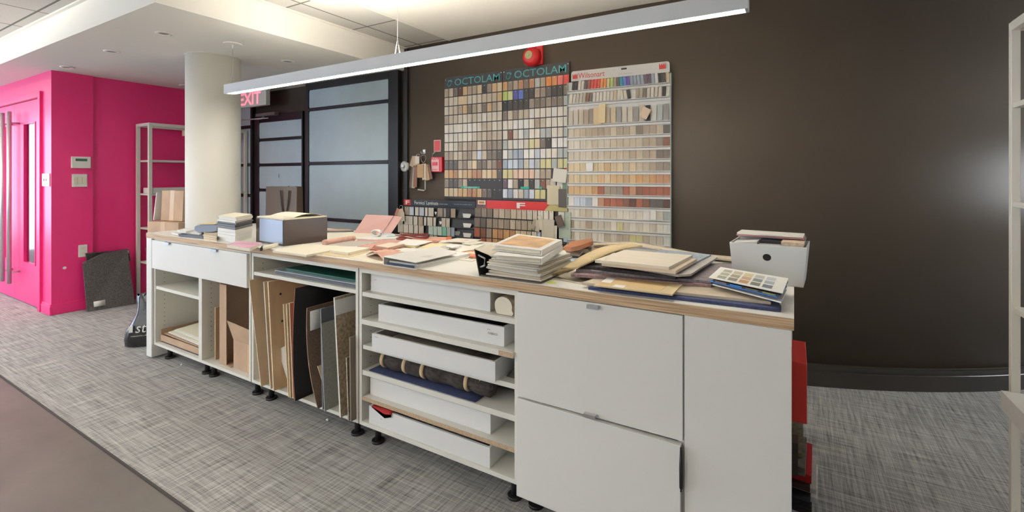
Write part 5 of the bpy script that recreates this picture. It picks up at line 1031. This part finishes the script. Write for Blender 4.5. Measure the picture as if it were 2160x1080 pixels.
hang('sample_plaque', 'small beige chip tucked under the off-white tilted bundle', 1167, 377, 0.045, 0.06, (206, 196, 178), 3.374, 0.02)
# --- fire bell
c = WY(1119, 119, 3.33); 
root = thing('fire_alarm_bell', 'round red fire alarm bell above the teal-lettered boards', 'alarm bell', (c.x, 3.37, c.z-0.1))
m = MB(); m.box(c.x-0.055, c.x+0.085, 3.375, 3.398, 2.236, c.z+0.09); m.build('back_plate', REDP, root, bevel=0.004)
m = MB(); n = 32; ring = [[(c.x+q*math.cos(2*math.pi*k/n), y, c.z+q*math.sin(2*math.pi*k/n)) for k in range(n+1)] for q, y in ((0.076, 3.374), (0.077, 3.345), (0.070, 3.325), (0.050, 3.312), (0.03, 3.308), (0.001, 3.307))]
m.grid(ring); m.build('gong', REDP, root)
m = MB(); m.disc((c.x-0.005, 3.3065, c.z+0.008), 0.034, 24, 'y', 0.002); m.build('centre_label', colm('brass_label', (172, 160, 110)), root)
m = MB(); m.disc((c.x-0.005, 3.304, c.z+0.008), 0.006, 12, 'y', 0.006); m.build('centre_bolt', STEEL, root)
# --- pull station and small things
root = thing('fire_pull_station', 'red and white fire alarm pull station on the charcoal wall', 'fire alarm', tuple(WY(919, 362, 3.39)))
a, b = WY(909, 363, 3.36), WY(930, 331, 3.36)
m = MB(); m.box(a.x, b.x+0.01, 3.362, 3.398, a.z, b.z); m.build('housing', REDP, root, bevel=0.003)
m = MB(); m.box(a.x+0.006, b.x-0.022, 3.3585, 3.3615, a.z+0.008, b.z-0.022); m.build('white_faceplate', colm('pinkish_white', (236, 180, 180)), root)
m = MB(); m.box(a.x+0.02, b.x-0.04, 3.352, 3.3582, (a.z+b.z)/2-0.008, (a.z+b.z)/2+0.022); m.build('pull_lever', REDP, root)
textmesh('PULL', a.x+0.02, b.x-0.035, b.z-0.018, b.z-0.006, 3.3612, PAPER, root); textmesh('FIRE', a.x+0.02, b.x-0.035, a.z+0.014, a.z+0.028, 3.3580, REDP, root)
a, b = WY(915, 320, 3.385), WY(929, 295, 3.385); m = MB(); m.box(a.x, b.x, 3.386, 3.398, a.z, b.z); m.box(a.x+0.004, b.x-0.004, 3.3845, 3.3858, a.z+0.004, b.z-0.004, 1); tag(m.build('instruction_card', [PAPER, colm('faded_red', (212, 88, 92))]), 'faded red instruction card above the pull station', 'card')
m = MB(); m.tube([WY(918, 321, 3.39), WY(913, 325, 3.388), WY(912, 331, 3.385)], 0.005, 6); tag(m.build('white_cable', PAPER), 'short white cable between red card and pull station', 'cable')
c = WY(852, 351, 3.37); root = thing('key_lockbox', 'round silver alarm fitting with cap beside the hanging sample rings', 'fitting', (c.x, 3.385, c.z-0.05))
m = MB(); m.tube([(c.x, 3.398, c.z), (c.x, 3.375, c.z), (c.x, 3.365, c.z)], [0.052, 0.052, 0.042], 28); m.build('cover', colm('satin_white', (206, 206, 202), 0.3), root)
m = MB(); m.tube([(c.x, 3.365, c.z), (c.x, 3.35, c.z)], 0.018, 16); m.tube([(c.x-0.02, 3.352, c.z-0.012), (c.x+0.018, 3.350, c.z-0.006)], 0.006, 8); m.build('cap', STEEL, root)
# hook + rings of samples
c = WY(894, 322, 3.385); m = MB(); m.box(c.x-0.014, c.x+0.014, 3.388, 3.398, c.z-0.008, c.z+0.028); m.tube([(c.x, 3.388, c.z+0.005), (c.x, 3.35, c.z-0.012), (c.x, 3.345, c.z+0.006)], 0.004, 8); tag(m.build('wall_hook', STEEL), 'metal wall hook holding rings of sample chips', 'hook')
def bunch(label, px, py, ring_r, items, Y=3.35):
    c = WY(px, py, Y); root = thing('sample_ring', label, 'sample chips', (c.x, Y, c.z-ring_r*2), 'bunches of sample chips on rings')
    m = MB(); m.tube([(c.x+ring_r*math.cos(a), Y+0.004*math.sin(a*2), c.z+ring_r*math.sin(a)*1.2-ring_r) for a in [2*math.pi*k/20 for k in range(21)]], 0.002, 6, cap=False); m.build('metal_ring', STEEL, root)
    for i, (dx_, dz_, w_, h_, ry, col) in enumerate(items):
        m = MB(); X, Z = c.x+dx_, c.z-2.2*ring_r+dz_; ca, sa = math.cos(ry), math.sin(ry); yy = Y-0.006*i
        q = lambda u, v: (X+u*ca+v*sa, yy, Z-u*sa+v*ca)
        m.prism([q(-w_/2, -h_), q(w_/2, -h_), q(w_/2, 0), q(-w_/2, 0)], (0, 0.0045, 0)); m.build('chip', colm('bc_%d_%d_%d' % col, col, 0.5), root)
    return root
bunch('bunch of brown chips hanging lowest from the wall hook', 882, 326, 0.022, [(-0.05, -0.03, 0.045, 0.24, 0.18, (96, 84, 70)), (-0.035, -0.05, 0.04, 0.22, 0.10, (170, 160, 140)), (-0.02, -0.06, 0.045, 0.20, 0.05, (142, 100, 78)), (-0.035, 0.03, 0.05, 0.10, 0.35, (170, 150, 124)), (-0.02, 0.035, 0.055, 0.09, -0.1, (190, 162, 130)), (0.015, 0.03, 0.05, 0.07, 0.0, (214, 204, 186))], 3.37)
bunch('bunch of tan wood chips at right of the wall hook', 893, 328, 0.03, [(0.045, -0.02, 0.05, 0.14, -0.30, (126, 98, 74)), (0.03, -0.02, 0.05, 0.145, -0.18, (190, 150, 116)), (0.015, -0.01, 0.05, 0.15, -0.05, (206, 194, 170)), (-0.02, -0.015, 0.075, 0.125, 0.02, (186, 150, 106))], 3.345)
m = MB(); c = WY(885, 400, 3.36); m.tube([c+Vector((-0.02, 0, 0)), c+Vector((0.055, 0, -0.008)), c+Vector((0.07, 0, 0.0)), c+Vector((0.07, 0, 0.10))], 0.005, 8); m.tube([c+Vector((0.07, 0, 0.10)), c+Vector((0.05, -0.002, 0.24))], 0.0025, 6); tag(m.build('white_wire_frame', PAPER), 'bent white wire frame hanging under the tan chips', 'frame')
# --- laminate displays below
def laminate_display(label, x0, x1, Yt, Yb, zt, zb, hdr, rows, hooktab, g, side, hmat):
    """leaning black display; rows: (ztop, [(u0,u1,code)...]) u in board fractions"""
    root = thing('laminate_display', label, 'sample display', ((x0+x1)/2, Yb, zb)); lean = (Yb-Yt)/(zt-zb)
    yy = lambda z: Yt+(zt-z)*lean
    m = MB(); m.hexa([(x0, yy(zb), zb), (x1, yy(zb), zb), (x1, yy(zb)+0.012, zb), (x0, yy(zb)+0.012, zb)], [(x0, Yt, zt-hdr), (x1, Yt, zt-hdr), (x1, Yt+0.012, zt-hdr), (x0, Yt+0.012, zt-hdr)]); m.build('backing_board', mat('display_black', (24, 24, 26), 0.4), root)
    m = MB(); m.box(x0+(0.03 if side == 'dark' else 0), x1, Yt-0.012, Yt+0.012, zt-hdr+0.0005, zt); h_ = m.build('header', hmat, root)
    rx = -math.atan((Yt-Yb)/(zt-zb)) if False else 0.0
    for ri, (zr, hh_, items) in enumerate(rows):
        y = yy(zr-hh_)-0.004
        for ci, (u0, u1, code) in enumerate(items):
            X0, X1 = x0+(x1-x0)*u0, x0+(x1-x0)*u1
            chip((X0+X1)/2, y, zr, X1-X0-0.003, hh_, 0.003, code, '%s chip, %s in the %s row of the %s laminate display' % (CN[code], ORD[ci], ORD[ri], side), g, tabw=0.009)
        m = MB(); m.box(x0, x1, y+0.0005, y+0.006, zr-hh_-0.012, zr-hh_-0.002); m.build('ledge', BLK, root)
    return root, h_
# left (dark) display
FX0, FX1 = -3.245, -2.372
Yt, Yb = 3.372, 3.30
def rowpx(px_list, codes, Y, x0, x1):
    out = []
    for (a, b), c in zip(px_list, codes): out.append(((Xat(a, Y)-x0)/(x1-x0), (Xat(b, Y)-x0)/(x1-x0), c))
    return out
s = lambda L: [(825+a/10.8, 825+b/10.8) for a, b in L]
r1 = s([(315,415),(422,525),(552,635),(648,757),(778,838),(855,978),(1062,1185),(1200,1262),(1268,1350),(1362,1475)])
r2 = s([(185,300),(330,415),(420,525),(542,635),(652,757),(778,835),(855,975),(992,1052),(1180,1275),(1283,1368)])
r3 = s([(175,298),(303,412),(420,525),(540,635),(650,763),(872,978),(984,1072),(1078,1175),(1182,1278),(1285,1375),(1383,1465)])
r4 = s([(225,310),(320,412),(420,525),(540,635),(650,763),(790,870),(900,985),(1000,1075)])
Ya = 3.345
laminate_display('dark laminate display with white lettered header on the charcoal wall', FX0, FX1, Yt, Yb, Zat(900, 421.5, Yt), 0.70, 0.062,
    [(Zat(860, 436, Ya), 0.078, rowpx(r1, 'dxaxaaegkd', Ya, FX0, FX1)), (Zat(860, 455.5, Ya-.01), 0.078, rowpx(r2, 'baaacaaabb', Ya, FX0, FX1)),
     (Zat(860, 473.5, Ya-.03), 0.078, rowpx(r3, 'baaabaatttTzy'[:5]+'tttTzy', Ya-.02, FX0, FX1)), (Zat(860, 492, Ya-.04), 0.07, rowpx(r4, 'llbbwbtt', Ya-.03, FX0, FX1))],
    0.009, 'laminate chips on the dark display', 'dark', mat('header_black', (16, 16, 18), 0.3))
dd = [o for o in bpy.data.objects if o.name.startswith('laminate_display')][0]
zt_ = Zat(900, 421.5, Yt); hy = Yt-0.0128
m = MB(); X = FX0+0.035; m.box(X, X+0.085, hy+0.0002, hy+0.0007, zt_-0.056, zt_-0.002); m.build('red_logo_patch', colm('logo_red', (206, 52, 50)), dd)
textmesh('F', X+0.022, X+0.07, zt_-0.048, zt_-0.012, hy-0.0006, PAPER, dd, name='logo_letter', bold=0.02)
textmesh("Formica' Laminate", X+0.135, X+0.42, zt_-0.044, zt_-0.010, hy-0.0006, PAPER, dd)
textmesh('by FORMICA GROUP', X+0.425, X+0.53, zt_-0.040, zt_-0.030, hy-0.0006, PAPER, dd)
textmesh('To order free samples visit us', X+0.60, X+0.80, zt_-0.034, zt_-0.026, hy-0.0006, PAPER, dd)
for a, b in ((992, 0), (1000, 0)): pass
for i, (px, py, w_) in enumerate(((919.5, 450, .025), (930, 470, .035), (900.5, 486, .035), (985, 455, .09), (986, 475.5, .09), (986, 496, .09), (965, 492, .07))):
    Y = 3.325 if px > 940 else 3.338
    X = Xat(px, Y); Z = Zat(px, py, Y); m = MB(); h2 = 0.014 if px < 940 else 0.018
    m.prism([(X-w_/2, Y-0.004, Z+h2), (X-w_/2+0.008, Y-0.004, Z-h2), (X+w_/2-0.015, Y-0.004, Z-h2), (X+w_/2, Y-0.004, Z+h2*0.4), (X+w_/2-0.004, Y-0.004, Z+h2)], (0, 0.002, 0)); m.build('white_tab' if i < 6 else 'grey_tab', [PAPER, colm('grey_tab', (140, 140, 138))][0 if i < 6 else 1], dd)
bunch('bunch of cream chips on ring at left edge of dark display', 846, 434, 0.018, [(-0.035, 0.01, 0.04, 0.075, 0.45, (196, 140, 116)), (0.0, 0.01, 0.05, 0.06, -0.3, (214, 180, 160)), (0.0, -0.02, 0.05, 0.085, 0.25, (190, 180, 150)), (0.03, -0.02, 0.05, 0.085, -0.1, (206, 198, 176))], 3.32)
# right (red) display
GX0, GX1 = -2.366, -1.502
s = lambda L: [(990+a/9.818, 990+b/9.818) for a, b in L]
q1 = s([(115,245),(252,362),(366,482),(495,610),(615,728),(732,852),(858,975),(980,1078),(1083,1185),(1192,1305),(1312,1408),(1418,1530),(1535,1640),(1648,1745)])
q2 = s([(118,245),(252,362),(372,490),(498,610),(615,728),(732,852),(858,968),(974,1085),(1090,1215),(1220,1308),(1315,1415)])
q3 = s([(118,240),(250,362),(370,482),(498,604),(610,714),(720,850),(855,968),(974,1072),(1078,1198),(1203,1300),(1310,1415),(1422,1495)])
q4 = s([(250,362),(370,482),(498,604),(610,714),(720,850),(855,968)])
REDH = colm('header_red', (208, 50, 46), 0.35)
laminate_display('laminate display with glossy red header under the teal-lettered boards', GX0, GX1, 3.372, 3.31, Zat(1060, 423.5, 3.36), 0.70, 0.070,
    [(Zat(1050, 440.5, Ya), 0.076, rowpx(q1, 'fefdcdcccbbaaa', Ya, GX0, GX1)), (Zat(1050, 462, Ya), 0.076, rowpx(q2, 'fheedecdddd', Ya, GX0, GX1)),
     (Zat(1050, 483.5, Ya-.02), 0.076, rowpx(q3, 'ruepqpqllcbxx'[:12], Ya-.01, GX0, GX1)), (Zat(1050, 504.5, Ya-.03), 0.07, rowpx(q4, 'rqpqqd', Ya-.02, GX0, GX1))],
    0.009, 'laminate chips on the red-headed display', 'red-headed', REDH)
rd = [o for o in bpy.data.objects if o.name.startswith('laminate_display')][1]
zt2 = Zat(1060, 423.5, 3.36); hy = 3.372-0.0128
m = MB(); x0 = Xat(1025, 3.36); m.box(GX0, x0, hy+0.0002, hy+0.0007, zt2-0.068, zt2-0.002); m.build('photo_panel', mat('brown_photo', (120, 84, 76), 0.4, 0.6, 20), rd)
m = MB(); x1 = Xat(1148, 3.36); m.prism([(x1, hy+0.0002, zt2-0.068), (GX1, hy+0.0002, zt2-0.068), (GX1, hy+0.0002, zt2-0.01), (x1+0.06, hy+0.0002, zt2-0.002)], (0, 0.0005, 0)); m.build('photo_panel', mat('yellow_photo', (190, 180, 116), 0.4, 0.15, 8), rd)
textmesh('F', Xat(1090, 3.36), Xat(1108, 3.36), zt2-0.058, zt2-0.012, hy-0.0006, PAPER, rd, name='logo_letter', bold=0.03)
m = MB(); a, b = WY(1008, 431, 3.35), WY(1024, 423, 3.35); m.box(a.x, b.x, 3.350, 3.352, a.z, b.z); m.box(a.x+0.012, b.x-0.012, 3.3488, 3.3498, a.z+0.008, b.z-0.008, 1); tag(m.build('photo_card', [PAPER, colm('orange_photo', (200, 130, 70))]), 'small framed orange photo card at left of the red header', 'card')
hang('sample_plaque', 'pale green panel covering right end of the red-headed display', 1191, 447, 0.098, 0.205, (178, 190, 174), 3.325, 0, 0.004)
hang('sample_plaque', 'pale mint chip on upper corner of the pale green panel', 1184, 447, 0.05, 0.080, (206, 208, 196), 3.318, 0, 0.003)
hang('sample_plaque', 'large cream plaque hanging low before the red-headed display', 1156, 463, 0.108, 0.160, (200, 192, 172), 3.300, 0.03, 0.004)
hang('sample_plaque', 'dark brown tilted sample hanging beside the low cream plaque', 1176, 455, 0.055, 0.090, (98, 84, 72), 3.296, -0.35, 0.006)
hang('sample_plaque', 'narrow cream sample below the dark brown tilted one', 1172, 476, 0.022, 0.10, (206, 200, 184), 3.304, 0.02, 0.004)
hang('sample_plaque', 'pale blue sheet hanging lowest beside the pale green panel', 1196, 494, 0.06, 0.06, (182, 198, 214), 3.33, 0.0, 0.002)
bunch('bunch of greige chips on ring before the red-headed display', 1138, 455, 0.016, [(-0.035, 0.0, 0.035, 0.08, 0.4, (166, 152, 132)), (-0.01, 0.0, 0.035, 0.09, 0.1, (196, 184, 164)), (0.015, 0.01, 0.035, 0.085, -0.1, (206, 196, 176))], 3.31)
# --- white display (slightly turned, on the bend of the wall)
WX_0, WX_1 = -1.492, -0.736; SL = 0.060
def wy(X): return 3.345+SL*(X-WX_0)
rz = math.atan(SL)
zW = lambda y: Zat(1203, y, wy(WX_0))
root = thing('white_sample_display', 'tall white laminate display with red crown logos on charcoal wall', 'sample display', ((WX_0+WX_1)/2, 3.38, 0.80))
def wbox(m, xa_, xb_, d0, d1, za, zb, mi=0):
    m.hexa([(xa_, wy(xa_)+d0, za), (xb_, wy(xb_)+d0, za), (xb_, wy(xb_)+d1, za), (xa_, wy(xa_)+d1, za)], [(xa_, wy(xa_)+d0, zb), (xb_, wy(xb_)+d0, zb), (xb_, wy(xb_)+d1, zb), (xa_, wy(xa_)+d1, zb)], mi)
m = MB(); wbox(m, WX_0, WX_1, 0, 0.012, 0.80, zW(174)); m.build('backing_panel', WHITE, root)
m = MB(); hx0, hx1, hz0, hz1 = WX_0+0.025, WX_1-0.008, zW(172.5), zW(151.5); r_ = 0.018; pts = []
for cx, cz, s0 in ((hx1-r_, hz1-r_, 0), (hx0+r_, hz1-r_, 90)):
    for k in range(5): an = R(s0+k*22.5); pts.append((cx+r_*math.cos(an), wy(cx)-0.004, cz+r_*math.sin(an)))
pts += [(hx0, wy(hx0)-0.004, hz0), (hx1, wy(hx1)-0.004, hz0)]
m.prism(pts, (0, 0.008, 0)); hd = m.build('header', colm('header_white', (222, 218, 212), 0.4), root)
RL = colm('wilson_red', (204, 62, 52), 0.5)
def crown(x, z, s):
    m = MB(); pts = [(0, 0), (1, 0), (1, .95), (.82, .55), (.72, .95), (.55, .55), (.42, .95), (.28, .55), (0.0, .95)]
    m.prism([(x+u*s, wy(x)-0.0056, z+v*s) for u, v in pts], (0, 0.001, 0)); m.build('crown_logo', RL, hd)
crown(hx0+0.012, hz0+0.018, 0.040); crown(hx1-0.070, hz0+0.026, 0.044)
textmesh('Wilsonart', hx0+0.058, hx0+0.262, hz0+0.017, hz0+0.058, wy(hx0+0.058)-0.0052, RL, hd, slope=SL)
textmesh('scan to order samples', hx0+0.36, hx0+0.47, hz0+0.016, hz0+0.024, wy(hx0+0.36)-0.0052, colm('grey_print', (150, 146, 146)), hd, slope=SL)
m = MB(); wbox(m, hx0+0.385, hx0+0.425, -0.0056, -0.0045, hz0+0.05, hz0+0.062); m.build('photo_print', HOLE, hd)
# shelves / lips
lipy = [192.5, 219, 265, 290]+[290+23.85*k for k in range(1, 10)]
CLEAR = mat('clear_lip', (196, 194, 190), 0.15)
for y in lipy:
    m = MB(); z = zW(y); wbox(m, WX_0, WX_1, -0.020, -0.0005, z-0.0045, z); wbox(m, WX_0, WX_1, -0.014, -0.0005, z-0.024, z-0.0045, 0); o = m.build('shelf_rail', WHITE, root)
    m = MB(); wbox(m, WX_0, WX_1, -0.0205, -0.0202, z-0.008, z-0.0046); m.build('painted_shade_strip', colm('rail_shadow', (70, 66, 62)), root)  # thin dark strip painted in as the shade under each rail lip
m = MB()
for X in (WX_0-0.004, WX_1):
    m = MB(); wbox(m, X, X+0.004, -0.018, 0.012, 0.80, zW(174)); m.build('side_rail', colm('grey_rail', (176, 186, 182), 0.3), root)
GW = 'laminate chips in the white display'
rowsW = ['bccddddcddcfddch', 'aabbcbbcccccddeu', 'bbbbcbccccdcddff', 'lllwllollclccdee', 'llllloloooopopqq', 'ooooprdeerqurrrr', 'wxxywqrrruvruhhv', 'aabcaabbaaaawaaz', 'dabdbbbaYbababaM', 'cabcaacbccYYcbbM']
pw = (WX_1-WX_0-0.006)/16
for r_i, sr in enumerate(rowsW):
    zb_ = zW(lipy[3+r_i]); 
    for c_i, ch in enumerate(sr):
        X = WX_0+0.003+pw*(c_i+.5); hh_ = 0.062+random.uniform(-0.0015, 0.0015)
        chip(X, wy(X)-0.004, zb_+hh_+0.0005, pw-0.0022, hh_, 0.004, ch, '%s chip, %s in the %s row of the white display' % (CN[ch], ORD[c_i], ORD[r_i+3]), GW, rz=rz, tabw=0)
# fan rows
def fan(row, zl, codes, h_, lo, hi, tilt, word):
    n_ = len(codes); 
    for i, ch in enumerate(codes):
        if ch == '.': continue
        X = WX_0+lo+(WX_1-WX_0-lo-hi)*(i+.5)/n_; a = tilt(i/n_)
        hh_ = h_*random.uniform(0.93, 1.02); w_ = (WX_1-WX_0-lo-hi)/n_*0.80
        chip(X-math.sin(a)*0+math.sin(a)*hh_, wy(X)-0.009, zl+hh_*math.cos(a)+0.004, w_, hh_, 0.004, ch, '%s chip, %s in the %s row of the white display' % (CN[ch], ORD[i], word), GW, ry=a, rz=0, tabw=0)
fan(0, zW(192.5), 'mmaaVrRRROOYGdhiCjyyyyVVywmkl', 0.068, 0.03, 0.005, lambda u: 0.10 if u < 0.3 else (-0.08 if u > .45 else 0.05), 'first')
fan(1, zW(219), 'aabbcuhaaaaaalaabm.dcfbabbmaab'[:28], 0.068, 0.01, 0.005, lambda u: 0.14 if u < 0.25 else (-0.16 if .5 < u < .62 else 0.05), 'second')
fan(2, zW(265), 'bbcdellclgbbgcmMzg', 0.115, 0.005, 0.01, lambda u: 0.0 if u < .8 else 0.02, 'third')
hang('sample_plaque', 'pale oak square tucked above third row of the white display', 1260, 226, 0.062, 0.13, (214, 190, 148), 3.335, 0.0)
hang('sample_plaque', 'second pale oak square tucked above third row of display', 1270, 219, 0.05, 0.14, (222, 200, 156), 3.332, 0.02)
hang('sample_plaque', 'tilted peach square hooked on right side of third display row', 1366, 228, 0.06, 0.075, (222, 196, 168), 3.348, 0.5)
hang('sample_plaque', 'white tag hanging among the seventh display row', 1246, 343, 0.034, 0.062, (236, 234, 228), 3.330, 0.0)
hang('sample_plaque', 'white marble tag near the right of eleventh display row', 1378, 444, 0.036, 0.064, (236, 232, 224), 3.345, 0.0)
# ------------------------------------------------------------------ exit sign and door closer
Y = 3.18; x1 = Xat(561, Y); x0 = x1-0.56; z0 = Zat(550, 222, Y)
root = thing('exit_sign', 'white exit sign with red letters hanging beside the column', 'exit sign', ((x0+x1)/2, Y, z0))
m = MB(); m.box(x0, x1, Y, Y+0.05, z0, SOF-0.001); m.build('housing', colm('sign_grey_white', (214, 216, 208), 0.4), root, bevel=0.003)
textmesh('EXIT', x1-0.535, x1-0.10, z0+0.022, z0+0.165, Y-0.002, emit('lit_red_letter', (0.95, 0.04, 0.12), 0.9), root, bold=0.02)
Y = 3.33; a = WY(542, 247, Y); b = WY(582, 234, Y); root = thing('door_closer', 'grey overhead door closer with arm above the glass door', 'door closer', ((a.x+b.x)/2, Y, a.z))
m = MB(); m.box(a.x, b.x, Y-0.02, Y+0.044, a.z, b.z-0.01); m.build('closer_body', colm('closer_grey', (120, 104, 104), 0.3), root, bevel=0.004)
m = MB(); m.tube([(a.x+0.15, Y, a.z), (a.x+0.12, Y-0.02, a.z-0.03), (a.x-0.2, Y-0.1, a.z-0.035)], 0.008, 8); m.tube([(a.x-0.2, Y-0.1, a.z-0.035), (a.x+0.26, Y-0.02, a.z-0.03)], 0.007, 8); m.build('closer_arm', STEEL, root)
m = MB(); p = WY(588, 370, 3.385); m.prism([(p.x-0.012, 3.3865, p.z-0.025), (p.x+0.012, 3.3865, p.z-0.025), (p.x+0.005, 3.3865, p.z+0.02), (p.x-0.003, 3.3865, p.z+0.025)], (0, 0.0004, 0)); tag(m.build('glass_decal', colm('grey_decal', (120, 125, 130))), 'tiny grey decal on the frosted glass door', 'decal')
# ------------------------------------------------------------------ right shelving unit
def rshelf():
    x0, y1 = 0.679, 2.435
    root = shelf_unit('shelving_unit', 'white metal shelving unit cut off by the right picture edge', x0, x0+0.42, 1.36, y1, 1.90, (1.605, 1.245, 0.865, 0.49, 0.125), post=0.025)
    return root
rshelf()
m = MB(); m.prism([(0.655, 2.30, 0.525), (1.02, 2.30, 0.525), (1.02, 1.6, 0.525), (0.655, 1.6, 0.525), (0.62, 2.0, 0.525)], (0, 0, 0.012)); 
m = MB(); m.box(0.645, 1.05, 1.45, 2.385, 0.4915, 0.560); tag(m.build('white_panel_stack', WHITE), 'white panels sticking out of right shelving unit', 'panel')
for i, (z, h, yy, lb) in enumerate(((1.606, 0.15, 2.28, 'pink-edged white carton on the upper shelf of right unit'), (1.246, 0.20, 2.25, 'white carton on the middle shelf of right unit'), (0.866, 0.14, 2.2, 'white carton on the lower shelf of right unit'))):
    bx('white_carton', lb, 'box', 0.72, 1.02, 1.7, yy, z, z+h, colm('pinkish_carton', (236, 214, 218)))
# debris on the carpet
for i, (px, py, lb) in enumerate(((690, 889, 'small crumb of white paper on carpet before open cabinet'), (382, 772, 'tiny white paper fleck on carpet near cabinet feet'))):
    p = Wz(px, py, 0.001); m = MB(); m.tube([p+Vector((-0.008, 0, 0.006)), p+Vector((0.0, 0.003, 0.010)), p+Vector((0.009, -0.002, 0.006))], [0.003, 0.006, 0.003], 6); tag(m.build('paper_crumb', PAPER), lb, 'debris')
